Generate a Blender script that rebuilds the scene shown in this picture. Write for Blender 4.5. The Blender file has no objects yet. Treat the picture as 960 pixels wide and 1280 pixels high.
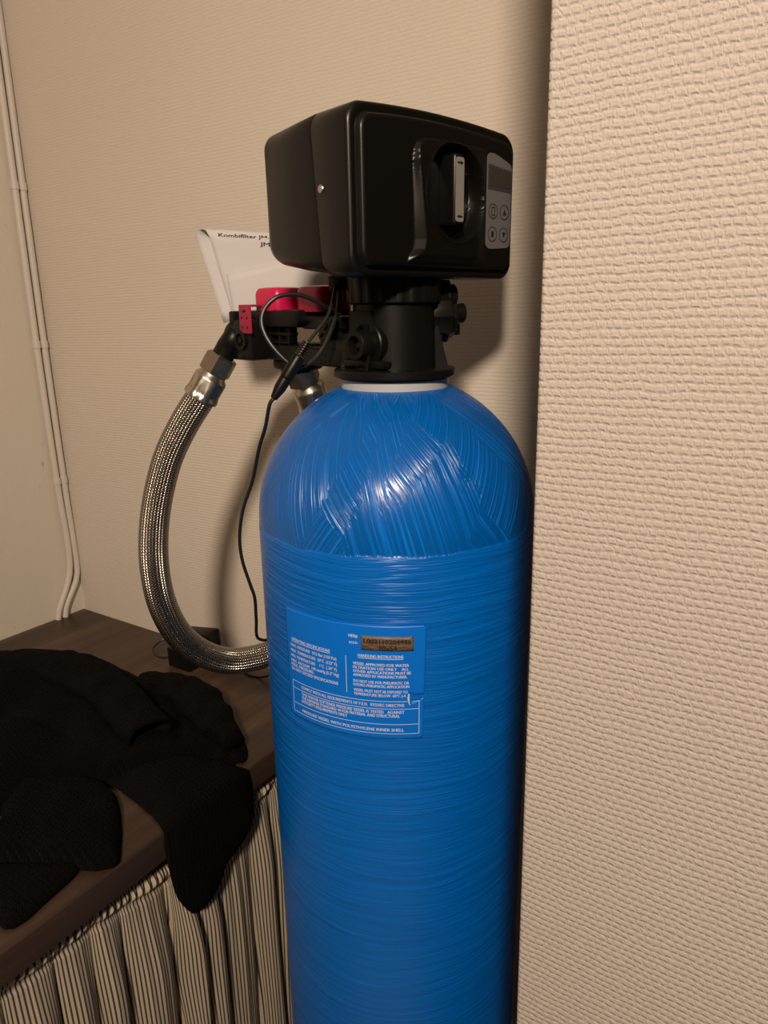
import bpy, bmesh, math, random
from mathutils import Vector, Matrix
from mathutils import noise as mnoise
from math import sin, cos, pi, radians, sqrt, atan2, floor
random.seed(7)
S = bpy.context.scene
COL = S.collection

# ------------------------------------------------------------------ camera
CAM = Vector((0.3467, -0.5464, 1.43))
F_PX, PITCH, ROLL, YAW = 888.0, radians(14.95), radians(1.27), radians(33.5)
cd = bpy.data.cameras.new('camera'); cam = bpy.data.objects.new('camera', cd); COL.objects.link(cam)
cd.sensor_fit = 'VERTICAL'; cd.sensor_height = 36.0; cd.sensor_width = 27.0
cd.lens = F_PX / 1280 * 36.0; cd.clip_start = 0.01
cam.matrix_world = (Matrix.Translation(CAM) @ Matrix.Rotation(YAW, 4, 'Z')
                    @ Matrix.Rotation(pi / 2 - PITCH, 4, 'X') @ Matrix.Rotation(-ROLL, 4, 'Z'))
S.camera = cam

# ------------------------------------------------------------------ world, light, exposure
w = bpy.data.worlds.new('world'); S.world = w; w.use_nodes = True
w.node_tree.nodes['Background'].inputs[0].default_value = (1.0, 0.8, 0.6, 1)
w.node_tree.nodes['Background'].inputs[1].default_value = 0.02
S.view_settings.view_transform = 'Standard'; S.view_settings.look = 'None'
S.view_settings.gamma = 1.0; S.view_settings.use_curve_mapping = False
S.view_settings.exposure = 0.0
LAMP = Vector((0.86, -1.56, 2.32))
ld = bpy.data.lights.new('pendant_light', 'AREA'); ld.shape = 'DISK'; ld.size = 0.20
ld.energy = 12.6; ld.color = (1.0, 0.82, 0.645); ld.spread = radians(105)
LAIM = (Vector((-0.20, 0.05, 1.29)) - LAMP).normalized()
lo = bpy.data.objects.new('pendant_light', ld); COL.objects.link(lo); lo.location = LAMP
lo.rotation_euler = LAIM.to_track_quat('-Z', 'Y').to_euler()

# ------------------------------------------------------------------ helpers
WO = {}                                              # world origin of every object built

def place(o, parent, origin):
    WO[o.name] = Vector(origin)
    if parent is not None:
        o.parent = parent; o.location = WO[o.name] - WO[parent.name]
    else:
        o.location = origin

def thing(name, label, cat, origin, group=None):
    o = bpy.data.objects.new(name, None); COL.objects.link(o); o.empty_display_size = 0.02
    place(o, None, origin); o['label'] = label; o['category'] = cat
    if group: o['group'] = group
    return o

def tag(o, label=None, cat=None, group=None, kind=None):
    for k, v in (('label', label), ('category', cat), ('group', group), ('kind', kind)):
        if v: o[k] = v
    return o

def obj(name, bm, mat, parent=None, origin=None, smooth=True, angle=35, label=None):
    """link a bmesh with world-space vertices as one mesh object"""
    if origin is None:
        if parent is not None: origin = WO[parent.name]
        else:
            n = max(1, len(bm.verts)); c = Vector((0, 0, 0))
            for v in bm.verts: c += v.co
            origin = c / n
    origin = Vector(origin)
    for v in bm.verts: v.co -= origin
    me = bpy.data.meshes.new(name); bm.to_mesh(me); bm.free()
    if mat is not None: me.materials.append(mat)
    if smooth:
        me.polygons.foreach_set('use_smooth', [True] * len(me.polygons))
        try: me.set_sharp_from_angle(angle=radians(angle))
        except Exception: pass
    o = bpy.data.objects.new(name, me); COL.objects.link(o)
    place(o, parent, origin)
    if label: o['label'] = label
    return o

def add_box(bm, c, size, axes=None, bevel=0.0, seg=2):
    """box centred at c, size along axes (three orthonormal vectors)"""
    ax = axes or (Vector((1, 0, 0)), Vector((0, 1, 0)), Vector((0, 0, 1)))
    c = Vector(c); vs = []
    for i in (-1, 1):
        for j in (-1, 1):
            for k in (-1, 1):
                vs.append(bm.verts.new(c + ax[0] * (i * size[0] / 2) + ax[1] * (j * size[1] / 2) + ax[2] * (k * size[2] / 2)))
    fs = []
    for f in ((0, 1, 3, 2), (4, 6, 7, 5), (0, 4, 5, 1), (2, 3, 7, 6), (0, 2, 6, 4), (1, 5, 7, 3)):
        fs.append(bm.faces.new([vs[i] for i in f]))
    bmesh.ops.recalc_face_normals(bm, faces=fs)
    if bevel > 0:
        es = set(e for f in fs for e in f.edges)
        bmesh.ops.bevel(bm, geom=list(es), offset=bevel, segments=seg, affect='EDGES', profile=0.5)

def basis(axis):
    a = Vector(axis).normalized()
    t = Vector((0, 0, 1)) if abs(a.z) < 0.9 else Vector((1, 0, 0))
    x = t.cross(a).normalized(); y = a.cross(x).normalized()
    return x, y, a

def add_lathe(bm, prof, o, axis, seg=48, x=None, cap0=True, cap1=True, rfun=None, uv=None):
    """revolve (radius, height) pairs about an axis; rfun(angle, i) scales the radius"""
    X, Y, A = basis(axis)
    if x is not None:
        X = Vector(x); X = (X - A * X.dot(A)).normalized(); Y = A.cross(X).normalized()
    o = Vector(o); rings = []
    for i, (r, hh) in enumerate(prof):
        ring = []
        for k in range(seg):
            t = 2 * pi * k / seg; rr = r * (rfun(t, i) if rfun else 1.0)
            ring.append(bm.verts.new(o + A * hh + (X * cos(t) + Y * sin(t)) * rr))
        rings.append(ring)
    uvl = bm.loops.layers.uv.verify() if uv else None
    arc = [0.0]
    for i in range(1, len(prof)):
        arc.append(arc[-1] + sqrt((prof[i][0] - prof[i - 1][0]) ** 2 + (prof[i][1] - prof[i - 1][1]) ** 2))
    fs = []
    for i in range(len(prof) - 1):
        for k in range(seg):
            k2 = (k + 1) % seg
            f = bm.faces.new((rings[i][k], rings[i][k2], rings[i + 1][k2], rings[i + 1][k])); fs.append(f)
            if uv:
                uu = ((k, i), (k + 1, i), (k + 1, i + 1), (k, i + 1))
                for lp, (a, b) in zip(f.loops, uu): lp[uvl].uv = (a / seg * uv, arc[b])
    if cap0: fs.append(bm.faces.new(rings[0][::-1]))
    if cap1: fs.append(bm.faces.new(rings[-1]))
    if not uv: bmesh.ops.recalc_face_normals(bm, faces=fs)

def hexfun(t, i=None):
    a = (t % (pi / 3)) - pi / 6
    return cos(pi / 6) / cos(a)

def smooth_path(pts, n):
    """Catmull-Rom through pts, n points evenly spaced"""
    P = [Vector(p) for p in pts]; P = [P[0] * 2 - P[1]] + P + [P[-1] * 2 - P[-2]]
    out = []
    for i in range(1, len(P) - 2):
        for k in range(24):
            t = k / 24; p0, p1, p2, p3 = P[i - 1], P[i], P[i + 1], P[i + 2]
            out.append(0.5 * ((2 * p1) + (p2 - p0) * t + (2 * p0 - 5 * p1 + 4 * p2 - p3) * t * t + (3 * p1 - p0 - 3 * p2 + p3) * t ** 3))
    out.append(P[-2]); L = [0.0]
    for i in range(1, len(out)): L.append(L[-1] + (out[i] - out[i - 1]).length)
    res = []; j = 0
    for k in range(n):
        d = L[-1] * k / (n - 1)
        while j < len(L) - 2 and L[j + 1] < d: j += 1
        f = (d - L[j]) / max(1e-9, L[j + 1] - L[j]); res.append(out[j].lerp(out[j + 1], min(1, max(0, f))))
    return res

def add_tube(bm, pts, r, seg=12, uv=False, caps=True, flat=None, rough=0.0):
    """tube through pts; r a number or function of 0..1; flat=(vector, factor) squashes it; uv in metres along v, 0..1 round u"""
    n = len(pts); rf = r if callable(r) else (lambda t: r)
    T = [(pts[min(i + 1, n - 1)] - pts[max(i - 1, 0)]).normalized() for i in range(n)]
    X = basis(T[0])[0]; rings = []; arc = [0.0]
    uvl = bm.loops.layers.uv.verify() if uv else None
    for i in range(n):
        X = (X - T[i] * X.dot(T[i])).normalized(); Y = T[i].cross(X)
        if i: arc.append(arc[-1] + (pts[i] - pts[i - 1]).length)
        ring = []
        for k in range(seg):
            t = 2 * pi * k / seg; d = (X * cos(t) + Y * sin(t)) * rf(i / (n - 1))
            if flat: d = d - flat[0] * d.dot(flat[0]) * (1 - flat[1])
            p = pts[i] + d
            if rough: p += d.normalized() * rough * mnoise.noise(p * 45)
            ring.append(bm.verts.new(p))
        rings.append(ring)
    for i in range(n - 1):
        for k in range(seg):
            k2 = (k + 1) % seg
            f = bm.faces.new((rings[i][k], rings[i][k2], rings[i + 1][k2], rings[i + 1][k]))
            if uv:
                for lp, (a, b) in zip(f.loops, ((k, i), (k + 1, i), (k + 1, i + 1), (k, i + 1))): lp[uvl].uv = (a / seg, arc[b])
    if caps: bm.faces.new(rings[0][::-1]); bm.faces.new(rings[-1])

def sstep(a, b, x):
    t = min(1, max(0, (x - a) / (b - a))); return t * t * (3 - 2 * t)

# ------------------------------------------------------------------ materials
def mat(name, col, rough=0.5, metal=0.0, spec=0.5, coat=0.0):
    m = bpy.data.materials.new(name); m.use_nodes = True
    b = m.node_tree.nodes['Principled BSDF']
    b.inputs['Base Color'].default_value = (*col, 1); b.inputs['Roughness'].default_value = rough
    b.inputs['Metallic'].default_value = metal; b.inputs['Specular IOR Level'].default_value = spec
    b.inputs['Coat Weight'].default_value = coat
    return m

class N:
    """small wrapper to wire shader nodes"""
    def __init__(s, m): s.t = m.node_tree; s.b = s.t.nodes['Principled BSDF']
    def node(s, kind, **kw):
        n = s.t.nodes.new(kind)
        for k, v in kw.items(): setattr(n, k, v)
        return n
    def put(s, sock, v):
        if isinstance(v, bpy.types.NodeSocket): s.t.links.new(v, sock)
        elif v is not None: sock.default_value = v
    def math(s, op, a, b=None, c=None):
        n = s.node('ShaderNodeMath', operation=op)
        for i, v in enumerate((a, b, c)): s.put(n.inputs[i], v) if v is not None else None
        return n.outputs[0]
    def mix(s, f, a, b):
        n = s.node('ShaderNodeMix', data_type='RGBA'); s.put(n.inputs[0], f); s.put(n.inputs[6], a); s.put(n.inputs[7], b)
        return n.outputs[2]
    def noise(s, vec, scale, detail=2.0, rough=0.5):
        n = s.node('ShaderNodeTexNoise'); s.put(n.inputs['Vector'], vec); n.inputs['Scale'].default_value = scale
        n.inputs['Detail'].default_value = detail; n.inputs['Roughness'].default_value = rough
        return n.outputs['Fac']
    def mapping(s, vec, scale=(1, 1, 1), rot=(0, 0, 0), loc=(0, 0, 0)):
        n = s.node('ShaderNodeMapping'); s.put(n.inputs[0], vec)
        n.inputs['Scale'].default_value = scale; n.inputs['Rotation'].default_value = rot; n.inputs['Location'].default_value = loc
        return n.outputs[0]
    def pos(s): return s.node('ShaderNodeNewGeometry').outputs['Position']
    def uv(s): return s.node('ShaderNodeTexCoord').outputs['UV']
    def obj(s): return s.node('ShaderNodeTexCoord').outputs['Object']
    def sep(s, v):
        n = s.node('ShaderNodeSeparateXYZ'); s.put(n.inputs[0], v); return n.outputs
    def comb(s, x, y, z):
        n = s.node('ShaderNodeCombineXYZ')
        for i, v in enumerate((x, y, z)): s.put(n.inputs[i], v)
        return n.outputs[0]
    def ramp(s, f, stops):
        n = s.node('ShaderNodeValToRGB'); s.put(n.inputs[0], f); e = n.color_ramp.elements
        while len(e) < len(stops): e.new(0.5)
        for el, (p, c) in zip(e, stops): el.position = p; el.color = (*c, 1)
        return n.outputs[0]
    def bump(s, height, strength, dist, normal=None):
        n = s.node('ShaderNodeBump'); s.put(n.inputs['Height'], height)
        n.inputs['Strength'].default_value = strength; n.inputs['Distance'].default_value = dist
        if normal is not None: s.put(n.inputs['Normal'], normal)
        return n.outputs[0]
    def color(s, v): s.put(s.b.inputs['Base Color'], v)
    def normal(s, v): s.put(s.b.inputs['Normal'], v)
    def rough(s, v): s.put(s.b.inputs['Roughness'], v)

def wallpaper(name, col, depth):
    """woven glass-fibre wallpaper under emulsion: staggered pillows, each with a dent under it and a thin upright crease"""
    m = mat(name, col, 0.62, spec=0.3); n = N(m)
    p = n.sep(n.pos()); v2 = n.comb(p[0], p[2], 0.0)
    jx = n.math('MULTIPLY', n.math('SUBTRACT', n.noise(v2, 95, 2), 0.5), 0.0080)
    jz = n.math('MULTIPLY', n.math('SUBTRACT', n.noise(n.mapping(v2, loc=(7, 3, 0)), 80, 2), 0.5), 0.0036)
    x = n.math('ADD', p[0], jx); z = n.math('ADD', p[2], jz)
    RP, CW = 0.00445, 0.0051
    vz = n.math('DIVIDE', z, RP); row = n.math('FLOOR', vz); fz = n.math('FRACT', vz)
    wn = n.node('ShaderNodeTexWhiteNoise', noise_dimensions='1D'); n.put(wn.inputs['W'], row)
    ux = n.math('ADD', n.math('ADD', n.math('DIVIDE', x, CW), n.math('MULTIPLY', row, 0.5)), n.math('MULTIPLY', wn.outputs['Value'], 0.28))
    colm = n.math('FLOOR', ux); fx = n.math('FRACT', ux)
    wc = n.node('ShaderNodeTexWhiteNoise', noise_dimensions='2D'); n.put(wc.inputs['Vector'], n.comb(row, colm, 0.0))
    rnd = wc.outputs['Value']
    def band(f, a):                                       # 0 at the cell border, 1 inside
        d = n.math('MINIMUM', f, n.math('SUBTRACT', 1.0, f))
        mr = n.node('ShaderNodeMapRange', interpolation_type='SMOOTHSTEP'); n.put(mr.inputs[0], d)
        mr.inputs[1].default_value = 0.0; mr.inputs[2].default_value = a
        return mr.outputs[0]
    bz = band(fz, 0.34); bx = band(fx, 0.16)
    dash = n.math('SUBTRACT', 1.0, n.math('MULTIPLY', n.math('SUBTRACT', 1.0, bz), n.math('MULTIPLY_ADD', band(fx, 0.30), 0.85, 0.15)))
    hgt = n.math('MULTIPLY', dash, n.math('MULTIPLY_ADD', bx, 0.28, 0.72))
    hgt = n.math('ADD', hgt, n.math('MULTIPLY', rnd, 0.5))
    hgt = n.math('ADD', hgt, n.math('MULTIPLY', n.noise(v2, 700, 2), 0.85))
    hgt = n.math('ADD', hgt, n.math('MULTIPLY', n.noise(v2, 30, 2), 0.6))
    n.normal(n.bump(hgt, 1.0, depth))
    n.color(n.mix(n.noise(v2, 3.0, 3), tuple(c * 0.95 for c in col) + (1,), tuple(min(1, c * 1.03) for c in col) + (1,)))
    return m

def plaster(name, col):
    m = mat(name, col, 0.7, spec=0.25); n = N(m); p = n.pos()
    hgt = n.math('ADD', n.math('MULTIPLY', n.noise(p, 60, 4, 0.6), 1.0), n.math('MULTIPLY', n.noise(p, 12, 2), 1.5))
    n.normal(n.bump(hgt, 0.6, 0.0012))
    blot = n.ramp(n.noise(p, 7, 5, 0.62), ((0.0, (0, 0, 0)), (0.66, (0, 0, 0)), (0.74, (1, 1, 1))))
    spots = n.ramp(n.noise(n.mapping(p, scale=(1, 1, 0.4)), 38, 3, 0.6), ((0.0, (0, 0, 0)), (0.70, (0, 0, 0)), (0.75, (1, 1, 1))))
    c = n.mix(n.math('MULTIPLY', blot, 0.35), (*col, 1), tuple(x * 0.55 for x in col) + (1,))
    c = n.mix(n.math('MULTIPLY', spots, 0.5), c, (0.25, 0.17, 0.11, 1))
    n.color(c)
    return m

M = {}
M['paper_right'] = wallpaper('wallpaper_right', (0.66, 0.585, 0.525), 0.0005)  # same paper as the back wall, colour darkened to offset the stronger light here
M['paper_back'] = wallpaper('wallpaper_back', (0.74, 0.655, 0.56), 0.00024)  # lighter colour of the same paper makes up for weaker light
M['plaster'] = plaster('painted_plaster', (0.70, 0.635, 0.545))
M['ceiling'] = plaster('ceiling_paint', (0.86, 0.83, 0.78))
M['floor'] = mat('floor_vinyl', (0.42, 0.36, 0.30), 0.5)
M['trim'] = mat('white_gloss_paint', (0.68, 0.62, 0.55), 0.45)
M['black'] = mat('black_plastic', (0.006, 0.0055, 0.005), 0.38, spec=0.25)
n = N(M['black']); n.normal(n.bump(n.noise(n.obj(), 900, 2), 0.15, 0.0004))
M['cover'] = mat('black_cover_plastic', (0.0048, 0.0042, 0.0036), 0.33, spec=0.45)
n = N(M['cover']); n.normal(n.bump(n.noise(n.obj(), 1500, 2), 0.12, 0.0003))
n.rough(n.math('MULTIPLY_ADD', n.noise(n.obj(), 14, 3), 0.14, 0.29))
M['cable'] = mat('black_cable', (0.012, 0.012, 0.012), 0.42)
M['white_plastic'] = mat('white_neck_plastic', (0.50, 0.51, 0.52), 0.4)
M['red'] = mat('red_plastic', (0.60, 0.010, 0.075), 0.35, coat=0.1)
M['red_clip'] = mat('red_clip_plastic', (0.36, 0.014, 0.06), 0.5)
M['steel'] = mat('nickel_plated_brass', (0.62, 0.56, 0.47), 0.30, 1.0)
n = N(M['steel']); n.rough(n.math('MULTIPLY_ADD', n.noise(n.obj(), 120, 3), 0.25, 0.2))
M['nut'] = mat('dull_brass_nut', (0.45, 0.38, 0.28), 0.36, 1.0)
n = N(M['nut']); n.rough(n.math('MULTIPLY_ADD', n.noise(n.obj(), 160, 3), 0.3, 0.22))
M['sticker'] = mat('grey_sticker', (0.27, 0.25, 0.23), 0.45)
M['ink'] = mat('black_ink', (0.012, 0.011, 0.01), 0.6)
M['panel'] = mat('grey_panel_foil', (0.150, 0.142, 0.142), 0.42)
M['lcd'] = mat('lcd_glass', (0.050, 0.045, 0.036), 0.22)
M['bezel'] = mat('dark_grey_bezel', (0.055, 0.052, 0.05), 0.4)
M['paper'] = mat('white_paper', (0.66, 0.63, 0.62), 0.8, spec=0.2)
n = N(M['paper']); n.normal(n.bump(n.noise(n.obj(), 55, 4), 0.35, 0.002))
M['label'] = mat('label_blue', (0.0, 0.185, 0.80), 0.40)
M['label_white'] = mat('label_print_white', (0.72, 0.76, 0.82), 0.5)
M['plate'] = mat('printed_foil_plate', (0.17, 0.11, 0.075), 0.5)
n = N(M['plate']); n.color(n.ramp(n.noise(n.mapping(n.obj(), scale=(1, 1, 5)), 130, 3, 0.7), ((0.3, (0.07, 0.04, 0.025)), (0.7, (0.24, 0.16, 0.11)))))

# tank: glass fibre wound under blue gelcoat, hoops round the cylinder, crossing bands over the dome
TANK_R = 0.1285
m = mat('blue_wound_fibreglass', (0.0, 0.11, 0.40), 0.30, spec=0.5); n = N(m); M['tank'] = m
uv = n.uv(); us = n.sep(uv)
wob = n.math('MULTIPLY', n.math('SUBTRACT', n.noise(n.mapping(uv, scale=(6, 6, 1)), 1.0, 2), 0.5), 0.02)
vh = n.math('ADD', us[1], wob)
vh2 = n.math('ADD', vh, n.math('MULTIPLY', us[0], 0.035))
vh3 = n.math('SUBTRACT', vh, n.math('MULTIPLY', us[0], 0.03))
h1 = n.noise(n.comb(n.math('MULTIPLY', us[0], 5), n.math('MULTIPLY', vh2, 680), 0.0), 1.0, 3, 0.6)
h2 = n.noise(n.comb(n.math('MULTIPLY', us[0], 9), n.math('MULTIPLY', vh3, 190), 3.0), 1.0, 2, 0.6)
hoop = n.math('ADD', n.math('MULTIPLY', h1, 1.5), n.math('MULTIPLY', h2, 2.2))
# dome: object-space directions, bands of strands crossing at four angles, patchwise on top of one another
def band_dir(ang, off):
    q = n.mapping(uv, rot=(0, 0, ang), loc=(off, off * 0.7, 0))
    return n.noise(n.mapping(q, scale=(5, 460, 1)), 1.0, 3, 0.55)
cA = band_dir(radians(52), 0.3); cB = band_dir(radians(-55), 1.7); cC = band_dir(radians(74), 2.9)
pa = n.noise(n.mapping(n.mapping(uv, rot=(0, 0, radians(38))), scale=(3, 17, 1)), 1.0, 1)
pb = n.noise(n.mapping(n.mapping(uv, rot=(0, 0, radians(-60)), loc=(3, 1, 0)), scale=(3, 15, 1)), 1.0, 1)
def hard(f, a, b):
    mr = n.node('ShaderNodeMapRange'); n.put(mr.inputs[0], f); mr.inputs[1].default_value = a; mr.inputs[2].default_value = b
    return mr.outputs[0]
def mixf(f, a, b):
    q = n.node('ShaderNodeMix', data_type='FLOAT'); n.put(q.inputs[0], f); n.put(q.inputs[2], a); n.put(q.inputs[3], b); return q.outputs[0]
cross = mixf(hard(pb, 0.52, 0.56), mixf(hard(pa, 0.46, 0.50), cA, cB), cC)
cross = n.math('ADD', n.math('MULTIPLY', cross, 0.5), n.math('MULTIPLY', hard(cross, 0.50, 0.74), 0.7))
ZS = 1.27                                            # v coordinate (set below) where the hoop winding ends
edge = n.math('ADD', us[1], n.math('MULTIPLY', n.math('SUBTRACT', n.noise(n.mapping(uv, scale=(40, 1, 1)), 1.0, 1), 0.5), 0.006))
isdome = n.node('ShaderNodeMapRange'); n.put(isdome.inputs[0], edge)
TANK_SWITCH = isdome
hgt = mixf(isdome.outputs[0], hoop, n.math('MULTIPLY', cross, 1.9))
n.normal(n.bump(hgt, 0.55, 0.0011))
tone = mixf(isdome.outputs[0], n.math('ADD', n.math('MULTIPLY', h1, 0.5), n.math('MULTIPLY', h2, 0.5)), cross)
n.color(n.ramp(tone, ((0.25, (0.0, 0.112, 0.46)), (0.52, (0.0, 0.158, 0.66)), (0.80, (0.004, 0.215, 0.80)))))
n.rough(n.math('MULTIPLY_ADD', tone, 0.16, 0.17))

# stainless braid: herring-bone of fine wires
m = mat('stainless_braid', (0.60, 0.54, 0.46), 0.24, 1.0); n = N(m); M['braid'] = m
us = n.sep(n.uv())
cu = n.math('MULTIPLY', us[0], 26.0)
tri = n.math('ABSOLUTE', n.math('SUBTRACT', n.math('FRACT', cu), 0.5))
wv = n.math('SINE', n.math('MULTIPLY', n.math('ADD', n.math('DIVIDE', us[1], 0.0030), n.math('MULTIPLY', tri, 1.6)), 2 * pi))
colw = n.math('ABSOLUTE', n.math('SINE', n.math('MULTIPLY', cu, 2 * pi)))
hgt = n.math('ADD', wv, n.math('MULTIPLY', colw, 0.45))
n.normal(n.bump(hgt, 0.75, 0.00045))
n.color(n.mix(n.math('MULTIPLY_ADD', wv, 0.5, 0.5), (0.08, 0.07, 0.058, 1), (0.74, 0.67, 0.58, 1)))

# worktop: dark walnut laminate, grain along Y
m = mat('walnut_laminate', (0.075, 0.045, 0.030), 0.42, spec=0.4); n = N(m); M['wood'] = m
p = n.pos()
g1 = n.noise(n.mapping(p, scale=(26, 1.6, 26)), 1.0, 4, 0.6)
g2 = n.noise(n.mapping(p, scale=(190, 5, 190)), 1.0, 3, 0.6)
bd = n.math('FLOOR', n.math('DIVIDE', n.sep(p)[0], 0.072))
wn = n.node('ShaderNodeTexWhiteNoise', noise_dimensions='1D'); n.put(wn.inputs['W'], bd)
f = n.math('ADD', n.math('MULTIPLY', g1, 0.55), n.math('ADD', n.math('MULTIPLY', g2, 0.25), n.math('MULTIPLY', wn.outputs['Value'], 0.22)))
n.color(n.ramp(f, ((0.30, (0.024, 0.013, 0.008)), (0.50, (0.055, 0.032, 0.020)), (0.72, (0.115, 0.072, 0.047)))))
n.normal(n.bump(g2, 0.25, 0.0005))

# ticking stripe cloth (u in metres along the weft)
m = mat('striped_ticking', (0.5, 0.42, 0.32), 0.85, spec=0.15); n = N(m); M['ticking'] = m
us = n.sep(n.uv()); f = n.math('FRACT', n.math('DIVIDE', us[0], 0.0050))
st = n.math('ABSOLUTE', n.math('SUBTRACT', f, 0.5))
mr = n.node('ShaderNodeMapRange'); n.put(mr.inputs[0], st); mr.inputs[1].default_value = 0.16; mr.inputs[2].default_value = 0.24
weave = n.noise(n.mapping(n.uv(), scale=(1500, 600, 1)), 1.0, 2)
n.color(n.mix(n.math('MULTIPLY', n.math('SUBTRACT', 1.0, mr.outputs[0]), n.math('MULTIPLY_ADD', weave, 0.3, 0.78)), (0.54, 0.45, 0.33, 1), (0.030, 0.028, 0.032, 1)))
n.normal(n.bump(weave, 0.3, 0.0004))

# black knit (u across the ribs)
m = mat('black_wool_knit', (0.0042, 0.0036, 0.0032), 0.95, spec=0.04); n = N(m); M['knit'] = m
m.node_tree.nodes['Principled BSDF'].inputs['Sheen Weight'].default_value = 0.012
us = n.sep(n.uv())
rib = n.math('SINE', n.math('MULTIPLY', us[0], 2 * pi / 0.0055)); st = n.math('SINE', n.math('MULTIPLY', n.math('ADD', us[1], n.math('MULTIPLY', n.math('ABSOLUTE', rib), 0.002)), 2 * pi / 0.004))
hgt = n.math('ADD', n.math('ADD', n.math('MULTIPLY', rib, 0.7), n.math('MULTIPLY', st, 0.5)), n.math('MULTIPLY', n.noise(n.obj(), 420, 3, 0.7), 1.6))
n.normal(n.bump(hgt, 0.9, 0.0014))

M['lampshade'] = mat('lampshade_metal', (0.75, 0.72, 0.68), 0.5)

# ------------------------------------------------------------------ room
XL, YB, ZT = -0.8775, 0.219, 2.5
XR, YF = 2.2, -2.9
def slab(name, lo, hi, m):
    bm = bmesh.new(); lo = Vector(lo); hi = Vector(hi)
    add_box(bm, (lo + hi) / 2, hi - lo)
    o = obj(name, bm, M[m], smooth=False); o['kind'] = 'structure'; return o
slab('floor', (XL - .1, YF - .1, -.1), (XR + .1, YB + .1, 0), 'floor')
slab('ceiling', (XL - .1, YF - .1, ZT), (XR + .1, YB + .1, ZT + .1), 'ceiling')
slab('wall_back', (XL - .1, YB, 0), (XR + .1, YB + .1, ZT), 'paper_back')
slab('wall_left', (XL - .1, YF - .1, 0), (XL, YB, ZT), 'plaster')
slab('wall_front', (XL, YF - .1, 0), (XR + .1, YF, ZT), 'paper_back')
slab('wall_far_right', (XR, YF, 0), (XR + .1, YB, ZT), 'plaster')
# the papered partition on the right, with softly rounded arris
bm = bmesh.new(); add_box(bm, ((0.199 + XR) / 2, -0.127, ZT / 2), (XR - 0.199, 0.08, ZT))
bmesh.ops.bevel(bm, geom=[e for e in bm.edges if abs(e.verts[0].co.z - e.verts[1].co.z) > 1 and e.verts[0].co.x < 0.3], offset=0.003, segments=4, affect='EDGES', profile=0.5)
o = obj('wall_right', bm, M['paper_right']); o['kind'] = 'structure'

# adjustable ceiling spotlight that carries the light (behind and above the camera)
lamp = thing('ceiling_spotlight', 'pale metal ceiling spotlight on a short stem aimed at the tank', 'lamp', LAMP)
bm = bmesh.new(); add_lathe(bm, ((0.128, -0.030), (0.126, 0.0), (0.122, 0.010), (0.06, 0.060), (0.02, 0.066), (0.02, 0.064), (0.058, 0.057), (0.119, 0.008), (0.123, 0.0), (0.126, -0.030)), LAMP, -LAIM, 48, cap0=False, cap1=False)
obj('lamp_shade', bm, M['lampshade'], lamp)
bm = bmesh.new(); add_tube(bm, smooth_path([LAMP - LAIM * 0.064, LAMP - LAIM * 0.085, Vector((LAMP.x + 0.04, LAMP.y - 0.07, LAMP.z + 0.09)), Vector((LAMP.x + 0.04, LAMP.y - 0.07, ZT - 0.02))], 24), 0.007, 10); obj('stem', bm, M['lampshade'], lamp)
bm = bmesh.new(); add_lathe(bm, ((0.045, -0.025), (0.05, 0.0)), (LAMP.x + 0.04, LAMP.y - 0.07, ZT), (0, 0, 1), 32); obj('ceiling_rose', bm, M['lampshade'], lamp)

# ------------------------------------------------------------------ worktop
CT, XF, TH = 0.895, -0.227, 0.036
bm = bmesh.new(); add_box(bm, ((XL + XF) / 2 + 0.0005, (YB - 1.7) / 2 - 0.0005, CT - TH / 2), (XF - XL - 0.001, YB + 1.7 - 0.001, TH))
bmesh.ops.bevel(bm, geom=[e for e in bm.edges if min(v.co.x for v in e.verts) > XF - 1e-4 and abs(e.verts[0].co.y - e.verts[1].co.y) > 1], offset=0.003, segments=3, affect='EDGES', profile=0.5)
top = obj('worktop', bm, M['wood'])
tag(top, 'dark walnut worktop running along the left wall under the black sweater', 'worktop')
bm = bmesh.new(); add_box(bm, ((XL + XF - .05) / 2, -1.66, (CT - TH) / 2), (XF - XL - .054, 0.03, CT - TH)); obj('end_panel', bm, M['wood'], top, smooth=False)

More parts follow.
